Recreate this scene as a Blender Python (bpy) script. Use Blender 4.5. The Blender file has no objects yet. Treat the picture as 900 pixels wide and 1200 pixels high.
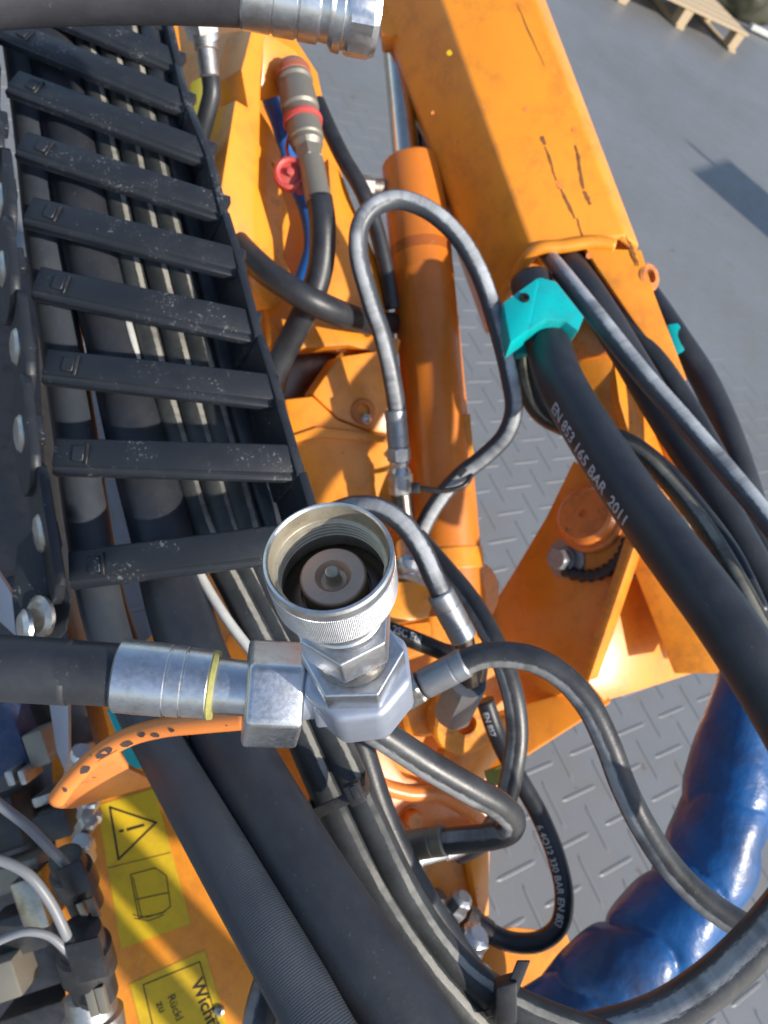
import bpy, bmesh, math, random
from mathutils import Vector, Matrix
random.seed(7)
scene = bpy.context.scene
COL = scene.collection

# ------------------------------------------------------------------ camera
W0, H0, FPX = 900.0, 1200.0, 883.0           # photograph size, focal length in its pixels
CAM = Vector((0, 0, 1.5))
TILT, ROLL = math.radians(47), math.radians(54)
FW = Vector((0, math.cos(TILT), -math.sin(TILT)))
GU = Vector((0, math.sin(TILT), math.cos(TILT)))
XR = Vector((1, 0, 0))
RT = GU * math.cos(ROLL) + XR * math.sin(ROLL)
UP = GU * math.sin(ROLL) - XR * math.cos(ROLL)
cam_d = bpy.data.cameras.new('camera')
cam_d.sensor_fit = 'HORIZONTAL'; cam_d.sensor_width = 36.0
cam_d.lens = 36.0 * FPX / W0
cam_d.clip_start = 0.01; cam_d.clip_end = 500
cam_d.dof.use_dof = True; cam_d.dof.focus_distance = 0.345; cam_d.dof.aperture_fstop = 19
cam = bpy.data.objects.new('camera', cam_d); COL.objects.link(cam)
m = Matrix((RT, UP, -FW)).transposed().to_4x4(); m.translation = CAM
cam.matrix_world = m
scene.camera = cam

# ------------------------------------------------------------------ light
TOSUN = (RT * 0.78 - UP * 0.25 - FW * 0.58).normalized()
world = bpy.data.worlds.new('World'); scene.world = world; world.use_nodes = True
wn = world.node_tree.nodes; wl = world.node_tree.links
sky = wn.new('ShaderNodeTexSky'); sky.sky_type = 'NISHITA'; sky.sun_disc = False
sky.sun_elevation = math.asin(TOSUN.z); sky.sun_rotation = math.atan2(TOSUN.x, TOSUN.y)
wl.new(sky.outputs[0], wn['Background'].inputs[0]); wn['Background'].inputs[1].default_value = 0.12
sun_d = bpy.data.lights.new('sun', 'SUN'); sun_d.energy = 3.9; sun_d.angle = math.radians(1.2)
sun_d.color = (1.0, 0.93, 0.82)
sun = bpy.data.objects.new('sun', sun_d); COL.objects.link(sun)
sun.rotation_euler = TOSUN.to_track_quat('Z', 'Y').to_euler(); sun.location = (2, -2, 4)
vs = scene.view_settings
vs.view_transform = 'Standard'; vs.look = 'None'; vs.gamma = 1.0; vs.use_curve_mapping = False
vs.exposure = 0.65

# ------------------------------------------------------------------ helpers
def P(x, y, d):
    """a point d metres in front of the viewer, seen at photo position x, y"""
    return CAM + RT * ((x - W0 / 2) / FPX * d) + UP * ((H0 / 2 - y) / FPX * d) + FW * d
def PT(t): return P(t[0], t[1], t[2])
def mm(px, d): return px / FPX * d
class Plane:
    """a real plane through three (x, y, depth) points"""
    def __init__(s, a, b, c):
        A, B, C = PT(a), PT(b), PT(c)
        s.o = A; s.n = (B - A).cross(C - A).normalized()
        if s.n.dot(A - CAM) > 0: s.n = -s.n
    def p(s, x, y, off=0.0):
        r = (P(x, y, 1) - CAM)
        t = (s.o - CAM).dot(s.n) / r.dot(s.n)
        return CAM + r * t + s.n * off

BASE = {}
def link(name, me, mat=None, parent=None, smooth=False, kind=None):
    o = bpy.data.objects.new(name, me); COL.objects.link(o)
    if mat: me.materials.clear(); me.materials.append(mat)
    if parent is not None:
        o.parent = parent; base = BASE[parent.name]
        me.transform(Matrix.Translation(-base)); BASE[o.name] = base
    if smooth: smooth_mesh(me)
    if kind: o['kind'] = kind
    return o
def smooth_mesh(me, ang=35):
    for p in me.polygons: p.use_smooth = True
    try: me.set_sharp_from_angle(angle=math.radians(ang))
    except Exception: pass
def thing(name, label, cat, base, group=None):
    o = bpy.data.objects.new(name, None); COL.objects.link(o)
    o.empty_display_size = 0.05
    o.location = base; BASE[o.name] = Vector(base)
    o['label'] = label; o['category'] = cat
    if group: o['group'] = group
    return o
def tag(o, label, cat, group=None):
    o['label'] = label; o['category'] = cat
    if group: o['group'] = group
    return o
def bm_mesh(bm, name='m'):
    bmesh.ops.recalc_face_normals(bm, faces=bm.faces[:])
    me = bpy.data.meshes.new(name); bm.to_mesh(me); bm.free(); return me
def frame_of(axis, ref):
    a = axis.normalized(); n = ref - a * ref.dot(a)
    if n.length < 1e-5: n = a.orthogonal()
    n.normalize(); return a, n, a.cross(n)

def catmull(pts, per=10):
    out = []
    n = len(pts)
    for i in range(n - 1):
        p0 = pts[max(i - 1, 0)]; p1 = pts[i]; p2 = pts[i + 1]; p3 = pts[min(i + 2, n - 1)]
        if i == 0: p0 = p1 * 2 - p2
        if i == n - 2: p3 = p2 * 2 - p1
        t0 = 0.0
        k1 = max((p1 - p0).length, 1e-6) ** 0.5; k2 = max((p2 - p1).length, 1e-6) ** 0.5; k3 = max((p3 - p2).length, 1e-6) ** 0.5
        t1 = k1; t2 = t1 + k2; t3 = t2 + k3
        for j in range(per):
            t = t1 + (t2 - t1) * j / per
            A1 = p0 * ((t1 - t) / (t1 - t0)) + p1 * ((t - t0) / (t1 - t0))
            A2 = p1 * ((t2 - t) / (t2 - t1)) + p2 * ((t - t1) / (t2 - t1))
            A3 = p2 * ((t3 - t) / (t3 - t2)) + p3 * ((t - t2) / (t3 - t2))
            B1 = A1 * ((t2 - t) / (t2 - t0)) + A2 * ((t - t0) / (t2 - t0))
            B2 = A2 * ((t3 - t) / (t3 - t1)) + A3 * ((t - t1) / (t3 - t1))
            out.append(B1 * ((t2 - t) / (t2 - t1)) + B2 * ((t - t1) / (t2 - t1)))
    out.append(pts[-1].copy())
    return out
class Path:
    """a smooth path with a frame carried along it; n starts towards ref"""
    def __init__(s, pts, per=10, ref=None):
        s.c = catmull([Vector(p) for p in pts], per)
        ref = ref if ref is not None else -FW
        s.t = []
        for i in range(len(s.c)):
            a = s.c[max(i - 1, 0)]; b = s.c[min(i + 1, len(s.c) - 1)]
            s.t.append((b - a).normalized())
        s.n = []
        for i in range(len(s.c)):
            n = ref - s.t[i] * ref.dot(s.t[i])
            if n.length < 0.25 and s.n: n = s.n[-1] - s.t[i] * s.n[-1].dot(s.t[i])
            s.n.append(n.normalized())
        s.s = [0.0]
        for i in range(1, len(s.c)): s.s.append(s.s[-1] + (s.c[i] - s.c[i - 1]).length)
    def at(s, q):
        q = min(max(q, 0), s.s[-1] - 1e-6)
        i = 0
        while s.s[i + 1] < q: i += 1
        f = (q - s.s[i]) / (s.s[i + 1] - s.s[i])
        c = s.c[i].lerp(s.c[i + 1], f); t = s.t[i].lerp(s.t[i + 1], f).normalized(); n = s.n[i].lerp(s.n[i + 1], f)
        n = (n - t * n.dot(t)).normalized()
        return c, t, n, t.cross(n)
def tube_mesh(path, r, seg=20, bulge=None, r1=None, caps=True):
    bm = bmesh.new(); uv = bm.loops.layers.uv.new('UVMap')
    rings = []; L = path.s[-1]
    for i, c in enumerate(path.c):
        t = path.t[i]; n = path.n[i]; b = t.cross(n)
        rr = r if r1 is None else r + (r1 - r) * path.s[i] / L
        ring = []
        for k in range(seg):
            a = 2 * math.pi * k / seg + math.pi
            q = rr if bulge is None else rr * bulge(path.s[i] / L, a)
            ring.append(bm.verts.new(c + n * (math.cos(a) * q) + b * (math.sin(a) * q)))
        rings.append(ring)
    for i in range(len(rings) - 1):
        for k in range(seg):
            k2 = (k + 1) % seg
            f = bm.faces.new((rings[i][k], rings[i][k2], rings[i + 1][k2], rings[i + 1][k]))
            for lp, (u, v) in zip(f.loops, ((k, i), (k + 1, i), (k + 1, i + 1), (k, i + 1))):
                lp[uv].uv = (u / seg, path.s[v])
            f.smooth = True
    if caps:
        bm.faces.new(rings[0]); bm.faces.new(rings[-1])
    return bm_mesh(bm)
def lathe_mesh(p0, axis, prof, seg=32, ref=None, rot=0.0, smooth=True, cap=True):
    """prof: list of (distance along axis, radius); a third value 6 or 8 makes that ring a polygon"""
    a, n, b = frame_of(axis, ref if ref is not None else -FW)
    bm = bmesh.new(); uv = bm.loops.layers.uv.new('UVMap'); rings = []
    for pr in prof:
        h, r = pr[0], pr[1]; poly = pr[2] if len(pr) > 2 else 0
        ring = []
        for k in range(seg):
            th = 2 * math.pi * k / seg + rot
            q = r
            if poly:
                w = 2 * math.pi / poly; ph = ((th - rot + 1e-7) % w) - w / 2
                q = min(r * math.cos(w / 2) / math.cos(ph), r * 0.993)
            ring.append(bm.verts.new(p0 + a * h + n * (math.cos(th) * q) + b * (math.sin(th) * q)))
        rings.append(ring)
    for i in range(len(rings) - 1):
        for k in range(seg):
            k2 = (k + 1) % seg
            f = bm.faces.new((rings[i][k], rings[i][k2], rings[i + 1][k2], rings[i + 1][k]))
            for lp, (u, v) in zip(f.loops, ((k, i), (k + 1, i), (k + 1, i + 1), (k, i + 1))):
                lp[uv].uv = (u / seg, prof[v][0])
    if prof[0][:2] == prof[-1][:2]: cap = False
    if cap and prof[0][1] > 1e-5: bm.faces.new(rings[0])
    if cap and prof[-1][1] > 1e-5: bm.faces.new(rings[-1])
    bmesh.ops.remove_doubles(bm, verts=bm.verts[:], dist=1e-6)
    me = bm_mesh(bm)
    if smooth: smooth_mesh(me, 19)
    return me
def lathe_px(a, b, prof, **k):
    """axis from photo point a to b; prof distances are fractions of that length"""
    A, B = PT(a), PT(b); L = (B - A).length
    return lathe_mesh(A, B - A, [(p[0] * L,) + tuple(p[1:]) for p in prof], **k)
def prism_mesh(front, vec, bev=0.0015, seg=2):
    bm = bmesh.new()
    f = [bm.verts.new(p) for p in front]; g = [bm.verts.new(p + vec) for p in front]
    bm.faces.new(f); bm.faces.new(g[::-1]); n = len(f)
    for i in range(n): bm.faces.new((f[i], f[(i + 1) % n], g[(i + 1) % n], g[i]))
    bmesh.ops.recalc_face_normals(bm, faces=bm.faces[:])
    if bev > 0:
        bmesh.ops.bevel(bm, geom=bm.edges[:], offset=bev, segments=seg, affect='EDGES', profile=0.6, clamp_overlap=True)
    me = bm_mesh(bm); smooth_mesh(me, 40); return me
def plate_mesh(pl, poly, th, bev=0.0015, off=0.0):
    return prism_mesh([pl.p(x, y, off) for x, y in poly], -pl.n * th, bev)
def box_mesh(c, ax, ay, az, sx, sy, sz, bev=0.001, seg=2):
    ax, ay, az = ax.normalized(), ay.normalized(), az.normalized()
    fr = [c + ax * (sx / 2 * i) + ay * (sy / 2 * j) + az * (sz / 2) for i, j in ((-1, -1), (1, -1), (1, 1), (-1, 1))]
    return prism_mesh(fr, -az * sz, bev, seg)
def hexprism(p0, axis, h0, h1, r, rot=0.0, bev=0.0022, sides=6, ref=None):
    a, n, b = frame_of(axis, ref if ref is not None else -FW)
    fr = [p0 + a * h0 + n * (r * math.cos(rot + 2 * math.pi * k / sides)) + b * (r * math.sin(rot + 2 * math.pi * k / sides)) for k in range(sides)]
    return prism_mesh(fr, a * (h1 - h0), bev, 3)
def arc_px(cx, cy, rx, ry, a0, a1, n=16):
    return [(cx + rx * math.cos(math.radians(a0 + (a1 - a0) * i / n)), cy + ry * math.sin(math.radians(a0 + (a1 - a0) * i / n))) for i in range(n + 1)]

def text_mesh(txt, size, bold=0.0, extr=0.0):
    cu = bpy.data.curves.new('t', 'FONT'); cu.body = txt; cu.size = size; cu.offset = bold; cu.extrude = extr
    cu.resolution_u = 3
    o = bpy.data.objects.new('t', cu); COL.objects.link(o)
    bpy.context.view_layer.update()
    me = bpy.data.meshes.new_from_object(o.evaluated_get(bpy.context.evaluated_depsgraph_get()))
    bpy.data.objects.remove(o); bpy.data.curves.remove(cu)
    return me
def text_on_tube(name, txt, size, path, r, s0, ang, mat, parent, flip=1, bold=0.0002):
    """print that follows the hose, ang radians round it from the side facing the viewer"""
    me = text_mesh(txt, size, bold)
    bm = bmesh.new(); bm.from_mesh(me)
    bmesh.ops.subdivide_edges(bm, edges=[e for e in bm.edges if e.calc_length() > size * 0.25], cuts=2)
    bm.to_mesh(me); bm.free()
    for v in me.vertices:
        c, t, n, b = path.at(s0 + flip * v.co.x)
        a = ang - flip * (v.co.y - size * 0.35) / r
        v.co = c + (n * math.cos(a) + b * math.sin(a)) * (r + 0.00035)
    return link(name, me, mat, parent)
def flat_text(name, txt, size, o, xd, yd, mat, parent, bold=0.0):
    me = text_mesh(txt, size, bold)
    for v in me.vertices: v.co = o + xd * v.co.x + yd * v.co.y
    return link(name, me, mat, parent)
def ribbon(name, pl, pts, w, off, mat, parent, closed=False):
    bm = bmesh.new(); Q = [pl.p(x, y, off) for x, y in pts]
    if closed: Q.append(Q[0])
    for a, b in zip(Q, Q[1:]):
        d = (b - a).normalized(); s = d.cross(pl.n) * (w / 2)
        a2 = a - d * w * 0.4; b2 = b + d * w * 0.4
        bm.faces.new([bm.verts.new(v) for v in (a2 + s, b2 + s, b2 - s, a2 - s)])
    return link(name, bm_mesh(bm), mat, parent)

# ------------------------------------------------------------------ materials
def newmat(name):
    mt = bpy.data.materials.new(name); mt.use_nodes = True
    nt = mt.node_tree; return mt, nt, nt.nodes['Principled BSDF']
def N(nt, typ, **kw):
    n = nt.nodes.new(typ)
    for k, v in kw.items():
        if isinstance(k, str) and hasattr(n, k): setattr(n, k, v)
    return n
def ramp(nt, src, stops):
    r = nt.nodes.new('ShaderNodeValToRGB'); els = r.color_ramp.elements
    while len(els) > 1: els.remove(els[-1])
    els[0].position = stops[0][0]; els[0].color = stops[0][1]
    for p, c in stops[1:]:
        e = els.new(p); e.color = c
    nt.links.new(src, r.inputs[0]); return r.outputs[0]
def G(v): return (v, v, v, 1)
def noise(nt, scale, detail=4, rough=0.6, coord='Object', vec=None):
    n = nt.nodes.new('ShaderNodeTexNoise'); n.inputs['Scale'].default_value = scale
    n.inputs['Detail'].default_value = detail; n.inputs['Roughness'].default_value = rough
    if vec is None:
        tc = nt.nodes.new('ShaderNodeTexCoord'); vec = tc.outputs[coord]
    nt.links.new(vec, n.inputs['Vector']); return n.outputs[0]
def mixc(nt, fac, a, b, mode='MIX'):
    mx = nt.nodes.new('ShaderNodeMix'); mx.data_type = 'RGBA'; mx.blend_type = mode
    for sock, v in ((mx.inputs[0], fac), (mx.inputs[6], a), (mx.inputs[7], b)):
        if isinstance(v, (int, float)): sock.default_value = v
        elif isinstance(v, tuple): sock.default_value = v if len(v) == 4 else v + (1,)
        else: nt.links.new(v, sock)
    return mx.outputs[2]
def mth(nt, op, a, b=None):
    n = nt.nodes.new('ShaderNodeMath'); n.operation = op
    for s, v in ((n.inputs[0], a), (n.inputs[1], b)):
        if v is None: continue
        if isinstance(v, (int, float)): s.default_value = v
        else: nt.links.new(v, s)
    return n.outputs[0]
def bump(nt, bs, h, strength, dist=0.001):
    b = nt.nodes.new('ShaderNodeBump'); b.inputs['Strength'].default_value = strength; b.inputs['Distance'].default_value = dist
    nt.links.new(h, b.inputs['Height']); nt.links.new(b.outputs[0], bs.inputs['Normal'])
def paint(name, col, dark, rough=0.34, chip=0.70, dirt=0.35, chipcol=(0.06, 0.03, 0.018)):
    mt, nt, bs = newmat(name)
    big = noise(nt, 6, 5, 0.65); fine = noise(nt, 75, 5, 0.7); mid = noise(nt, 24, 6, 0.7)
    c = mixc(nt, ramp(nt, big, [(0.35, G(0)), (0.7, G(1))]), col, dark)
    d = mth(nt, 'MULTIPLY', ramp(nt, mid, [(0.5, G(0)), (0.75, G(1))]), dirt)
    c = mixc(nt, d, c, (0.16, 0.07, 0.025))
    mp_ = nt.nodes.new('ShaderNodeMapping'); mp_.inputs['Scale'].default_value = (60, 4, 60); tcx = nt.nodes.new('ShaderNodeTexCoord'); nt.links.new(tcx.outputs['Object'], mp_.inputs[0])
    scr = ramp(nt, noise(nt, 3.0, 5, 0.7, vec=mp_.outputs[0]), [(0.60, G(0)), (0.68, G(1))])
    c = mixc(nt, mth(nt, 'MULTIPLY', mth(nt, 'MULTIPLY', scr, ramp(nt, mid, [(0.42, G(0)), (0.6, G(1))])), 0.28), c, (0.9, 0.5, 0.2))
    chips = ramp(nt, fine, [(chip, G(0)), (chip + 0.03, G(1))])
    c = mixc(nt, chips, c, chipcol)
    geo = nt.nodes.new('ShaderNodeNewGeometry')
    edge = mth(nt, 'MULTIPLY', ramp(nt, geo.outputs['Pointiness'], [(0.54, G(0)), (0.60, G(1))]), ramp(nt, noise(nt, 38, 6, 0.75), [(0.50, G(0)), (0.58, G(1))]))
    c = mixc(nt, mth(nt, 'MULTIPLY', edge, 0.8), c, (0.20, 0.085, 0.03))
    nt.links.new(c, bs.inputs['Base Color'])
    r = mth(nt, 'ADD', mth(nt, 'MULTIPLY', mid, 0.25), rough - 0.1); nt.links.new(r, bs.inputs['Roughness'])
    bs.inputs['Coat Weight'].default_value = 0.25; bs.inputs['Coat Roughness'].default_value = 0.2
    h = mth(nt, 'SUBTRACT', mth(nt, 'MULTIPLY', noise(nt, 220, 2), 0.2), chips)
    bump(nt, bs, h, 0.35, 0.0008)
    return mt
def metal(name, col, rough=0.3, var=0.3, stain=(0.25, 0.2, 0.14), scale=60, metallic=1.0, stainamt=0.4):
    mt, nt, bs = newmat(name)
    a = noise(nt, scale, 5, 0.65); b = noise(nt, scale * 5, 3, 0.6)
    c = mixc(nt, mth(nt, 'MULTIPLY', ramp(nt, a, [(0.48, G(0)), (0.72, G(1))]), stainamt), col, stain)
    nt.links.new(c, bs.inputs['Base Color']); bs.inputs['Metallic'].default_value = metallic
    r = mth(nt, 'ADD', mth(nt, 'MULTIPLY', b, var), rough - var * 0.4); nt.links.new(r, bs.inputs['Roughness'])
    bump(nt, bs, b, 0.12, 0.0005)
    return mt
def rubber(name, col=(0.018, 0.020, 0.025), rough=0.42, dust=0.16, stripe=None, braid=False, dustcol=(0.15, 0.16, 0.17), stripecol=(0.5, 0.47, 0.4)):
    """stripe: list of (centre u, half width u): bands where the cover is coloured pale"""
    mt, nt, bs = newmat(name)
    tc = nt.nodes.new('ShaderNodeTexCoord'); sep = nt.nodes.new('ShaderNodeSeparateXYZ')
    nt.links.new(tc.outputs['UV'], sep.inputs[0]); u = sep.outputs[0]; v = sep.outputs[1]
    a = noise(nt, 22, 6, 0.7); f = noise(nt, 260, 3, 0.7)
    c = mixc(nt, mth(nt, 'MULTIPLY', ramp(nt, a, [(0.42, G(0)), (0.78, G(1))]), dust), col, dustcol)
    c = mixc(nt, mth(nt, 'MULTIPLY', ramp(nt, f, [(0.66, G(0)), (0.72, G(1))]), 0.35), c, dustcol)
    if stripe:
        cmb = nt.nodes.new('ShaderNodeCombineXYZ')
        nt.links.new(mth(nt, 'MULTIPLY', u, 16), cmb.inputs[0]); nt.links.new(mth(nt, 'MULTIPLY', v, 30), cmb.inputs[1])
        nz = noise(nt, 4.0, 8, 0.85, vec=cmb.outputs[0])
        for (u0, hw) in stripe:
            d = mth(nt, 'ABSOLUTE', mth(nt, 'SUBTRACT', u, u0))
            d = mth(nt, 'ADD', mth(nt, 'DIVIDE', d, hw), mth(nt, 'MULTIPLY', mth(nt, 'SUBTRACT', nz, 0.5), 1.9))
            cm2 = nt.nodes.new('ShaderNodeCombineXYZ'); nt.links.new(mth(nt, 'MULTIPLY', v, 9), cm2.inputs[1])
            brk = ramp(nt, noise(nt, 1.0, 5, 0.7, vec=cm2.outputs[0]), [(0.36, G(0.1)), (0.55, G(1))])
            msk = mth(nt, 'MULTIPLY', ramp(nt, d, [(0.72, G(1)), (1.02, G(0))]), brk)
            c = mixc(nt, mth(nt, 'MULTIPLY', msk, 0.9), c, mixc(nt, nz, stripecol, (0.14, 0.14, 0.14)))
    nt.links.new(c, bs.inputs['Base Color'])
    r = mth(nt, 'ADD', mth(nt, 'MULTIPLY', a, 0.3), rough - 0.15); nt.links.new(r, bs.inputs['Roughness'])
    if braid:
        h = mth(nt, 'MULTIPLY', mth(nt, 'SINE', mth(nt, 'ADD', mth(nt, 'MULTIPLY', u, 2 * math.pi * 44), mth(nt, 'MULTIPLY', v, 2100))),
                mth(nt, 'SINE', mth(nt, 'SUBTRACT', mth(nt, 'MULTIPLY', u, 2 * math.pi * 44), mth(nt, 'MULTIPLY', v, 2100))))
        h = mth(nt, 'ADD', h, f)
        bump(nt, bs, h, 0.3, 0.0005)
    else:
        bump(nt, bs, mth(nt, 'ADD', f, mth(nt, 'MULTIPLY', a, 1.5)), 0.25, 0.0006)
    return mt
def plastic(name, col, rough=0.4, dust=0.15, scale=40, dustcol=(0.3, 0.3, 0.28), speck=0.0, bumpy=0.15):
    mt, nt, bs = newmat(name)
    a = noise(nt, scale, 5, 0.7); f = noise(nt, 420, 2, 0.6)
    c = mixc(nt, mth(nt, 'MULTIPLY', ramp(nt, a, [(0.45, G(0)), (0.75, G(1))]), dust), col, dustcol)
    if speck: c = mixc(nt, mth(nt, 'MULTIPLY', ramp(nt, mth(nt, 'MULTIPLY', mth(nt, 'MULTIPLY', f, a), 2), [(0.70, G(0)), (0.80, G(1))]), speck), c, (0.42, 0.42, 0.40))
    nt.links.new(c, bs.inputs['Base Color'])
    r = mth(nt, 'ADD', mth(nt, 'MULTIPLY', a, 0.3), rough - 0.15); nt.links.new(r, bs.inputs['Roughness'])
    bump(nt, bs, f, bumpy, 0.0005)
    return mt
def plain(name, col, rough=0.6):
    mt, nt, bs = newmat(name)
    c = mixc(nt, ramp(nt, noise(nt, 130, 3, 0.7), [(0.45, G(0)), (0.8, G(1))]), col, tuple(x * 0.6 for x in col))
    nt.links.new(c, bs.inputs['Base Color']); bs.inputs['Roughness'].default_value = rough
    return mt

ORANGE = paint('orange_paint', (0.83, 0.30, 0.020), (0.75, 0.24, 0.016))
ORANGE_CYL = paint('orange_cylinder_paint', (0.66, 0.19, 0.016), (0.58, 0.16, 0.016), rough=0.4, chip=0.76, dirt=0.2)
ORANGE_WORN = paint('worn_orange_paint', (0.80, 0.26, 0.06), (0.72, 0.2, 0.035), chip=0.63, dirt=0.3)
CHIP = plain('bare_chip', (0.22, 0.085, 0.025), 0.75)
STEEL = metal('zinc_plated_steel', (0.62, 0.64, 0.67), 0.32, 0.25, stain=(0.34, 0.31, 0.25), scale=90, stainamt=0.5)
STEEL_DULL = metal('dull_steel', (0.50, 0.49, 0.47), 0.42, 0.3, stainamt=0.6)
STEEL_SAT = metal('satin_zinc', (0.40, 0.44, 0.53), 0.5, 0.2, stain=(0.32, 0.35, 0.42), scale=35, metallic=0.75)
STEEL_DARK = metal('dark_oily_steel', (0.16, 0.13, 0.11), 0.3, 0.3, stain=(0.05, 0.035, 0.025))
STEEL_OIL = metal('oiled_steel', (0.44, 0.39, 0.32), 0.26, 0.25, stain=(0.18, 0.13, 0.08), stainamt=0.6)
STEEL_GREEN = metal('grey_olive_fitting', (0.26, 0.24, 0.20), 0.5, 0.25, metallic=0.6)
BORE = metal('bored_oily_steel', (0.44, 0.40, 0.31), 0.42, 0.25, stain=(0.16, 0.12, 0.07), stainamt=0.6, metallic=0.55)
FERRULE = metal('phosphated_ferrule', (0.33, 0.35, 0.38), 0.45, 0.25, metallic=0.8)
CHROME = metal('chrome_rod', (0.62, 0.56, 0.48), 0.16, 0.1, stainamt=0.3)
def knurl_mat():
    mt, nt, bs = newmat('knurled_zinc')
    tc = nt.nodes.new('ShaderNodeTexCoord'); sep = nt.nodes.new('ShaderNodeSeparateXYZ'); nt.links.new(tc.outputs['UV'], sep.inputs[0])
    u, v = sep.outputs[0], sep.outputs[1]
    A = mth(nt, 'MULTIPLY', u, 2 * math.pi * 110); B = mth(nt, 'MULTIPLY', v, 2 * math.pi * 110 / 0.163)
    h = mth(nt, 'MULTIPLY', mth(nt, 'SINE', mth(nt, 'ADD', A, B)), mth(nt, 'SINE', mth(nt, 'SUBTRACT', A, B)))
    n1 = noise(nt, 90, 4)
    nt.links.new(mixc(nt, ramp(nt, n1, [(0.4, G(0)), (0.75, G(1))]), (0.78, 0.8, 0.83), (0.55, 0.57, 0.6)), bs.inputs['Base Color'])
    bs.inputs['Metallic'].default_value = 1; bs.inputs['Roughness'].default_value = 0.3
    bump(nt, bs, h, 0.6, 0.0006)
    return mt
KNURL = knurl_mat()
HOSE = rubber('black_rubber')
HOSE_BIG = rubber('black_rubber_smooth', (0.020, 0.023, 0.030), 0.5, 0.12)
HOSE_BRAID = rubber('textile_cover_rubber', (0.036, 0.044, 0.056), 0.5, 0.18, braid=True)
HOSE_WORN = rubber('rubbed_rubber', (0.03, 0.031, 0.033), 0.4, 0.3, stripe=[(0.56, 0.10)])
HOSE_EDGE = rubber('pale_edge_rubber', (0.026, 0.027, 0.03), 0.4, 0.3, stripe=[(0.62, 0.075)], stripecol=(0.55, 0.56, 0.57))  # pale broken band coloured along one edge
HOSE_CHAIN = rubber('carrier_hose_rubber', (0.026, 0.028, 0.028), 0.5, 0.35, stripe=[(0.385, 0.036)], stripecol=(0.56, 0.53, 0.45))  # narrow pale line coloured along one side
HOSE_GREY = rubber('grey_streaked_rubber', (0.035, 0.042, 0.055), 0.4, 0.25, stripe=[(0.46, 0.105)], stripecol=(0.78, 0.82, 0.86))  # broad pale streak coloured on the viewer-facing side
CABLE_GREY = plastic('grey_cable_sheath', (0.19, 0.20, 0.22), 0.4, 0.3)
CABLE_WHITE = plastic('white_cable_sheath', (0.55, 0.55, 0.52), 0.45, 0.35, 30, (0.12, 0.12, 0.12))
CHAINP = plastic('black_chain_plastic', (0.017, 0.020, 0.026), 0.46, 0.16, 26, (0.07, 0.078, 0.09), speck=0.25)
CHAINP.node_tree.nodes['Principled BSDF'].inputs['Specular IOR Level'].default_value = 0.32
BLACKP = plastic('black_plastic', (0.018, 0.018, 0.02), 0.4, 0.1)
GREYP = plastic('grey_plastic', (0.25, 0.26, 0.27), 0.5, 0.3)
TEAL = plastic('teal_plastic', (0.0, 0.41, 0.42), 0.4, 0.5, 30, (0.03, 0.17, 0.16))
RED = plastic('red_plastic', (0.52, 0.07, 0.06), 0.55, 0.4, 40, (0.42, 0.18, 0.15))
BLUE = plastic('blue_plastic', (0.012, 0.10, 0.36), 0.3, 0.15, 25, (0.02, 0.04, 0.09), bumpy=0.1)
BLUE_SLEEVE = plastic('blue_vinyl_sleeve', (0.008, 0.085, 0.27), 0.36, 0.95, 7, (0.022, 0.011, 0.012), bumpy=0.12)
_nt = BLUE_SLEEVE.node_tree; bump(_nt, _nt.nodes['Principled BSDF'], mth(_nt, 'ADD', noise(_nt, 24, 2, 0.5), mth(_nt, 'MULTIPLY', noise(_nt, 60, 3, 0.6), 0.3)), 0.28, 0.012)
YELLOW = plastic('yellow_sticker_film', (0.66, 0.43, 0.010), 0.45, 0.55, 22, (0.30, 0.17, 0.015))
OLIVE = plastic('olive_plastic', (0.28, 0.26, 0.03), 0.5, 0.1)
PRINT_W = plain('white_print', (0.46, 0.48, 0.52), 0.6)
PRINT_K = plain('black_print', (0.03, 0.022, 0.01), 0.5)
WOOD = plain('pallet_wood', (0.46, 0.35, 0.22), 0.8)

# ------------------------------------------------------------------ floor
Z = Vector((0, 0, 1))
def FL(x, y):
    r = P(x, y, 1) - CAM
    return CAM + r * (-CAM.z / r.z)
def topx(p):
    q = p - CAM; d = q.dot(FW)
    return (W0 / 2 + q.dot(RT) / d * FPX, H0 / 2 - q.dot(UP) / d * FPX, d)
def floor_mat():
    mt, nt, bs = newmat('grey_tread_plate')
    a = noise(nt, 1.1, 6, 0.65); b = noise(nt, 9, 6, 0.7); f = noise(nt, 90, 4, 0.7)
    c = mixc(nt, ramp(nt, a, [(0.3, G(0)), (0.7, G(1))]), (0.165, 0.175, 0.19), (0.132, 0.134, 0.135))
    c = mixc(nt, mth(nt, 'MULTIPLY', ramp(nt, b, [(0.5, G(0)), (0.72, G(1))]), 0.5), c, (0.15, 0.14, 0.12))
    spots = mth(nt, 'MULTIPLY', ramp(nt, noise(nt, 16, 4, 0.6), [(0.66, G(0)), (0.70, G(1))]), 0.6)
    c = mixc(nt, spots, c, (0.09, 0.065, 0.035))
    c = mixc(nt, mth(nt, 'MULTIPLY', ramp(nt, f, [(0.62, G(0)), (0.75, G(1))]), 0.3), c, (0.36, 0.36, 0.355))
    nt.links.new(c, bs.inputs['Base Color'])
    r = mth(nt, 'ADD', mth(nt, 'MULTIPLY', b, 0.25), 0.36); nt.links.new(r, bs.inputs['Roughness'])
    bump(nt, bs, mth(nt, 'ADD', f, b), 0.2, 0.002)
    return mt
FLOORM = floor_mat()
bm = bmesh.new()
for x, y in ((-40, -20), (40, -20), (40, 60), (-40, 60)): bm.verts.new((x, y, 0))
bm.faces.new(bm.verts[:])
floor = link('floor', bm_mesh(bm), FLOORM, kind='structure'); BASE['floor'] = Vector((0, 0, 0))
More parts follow.
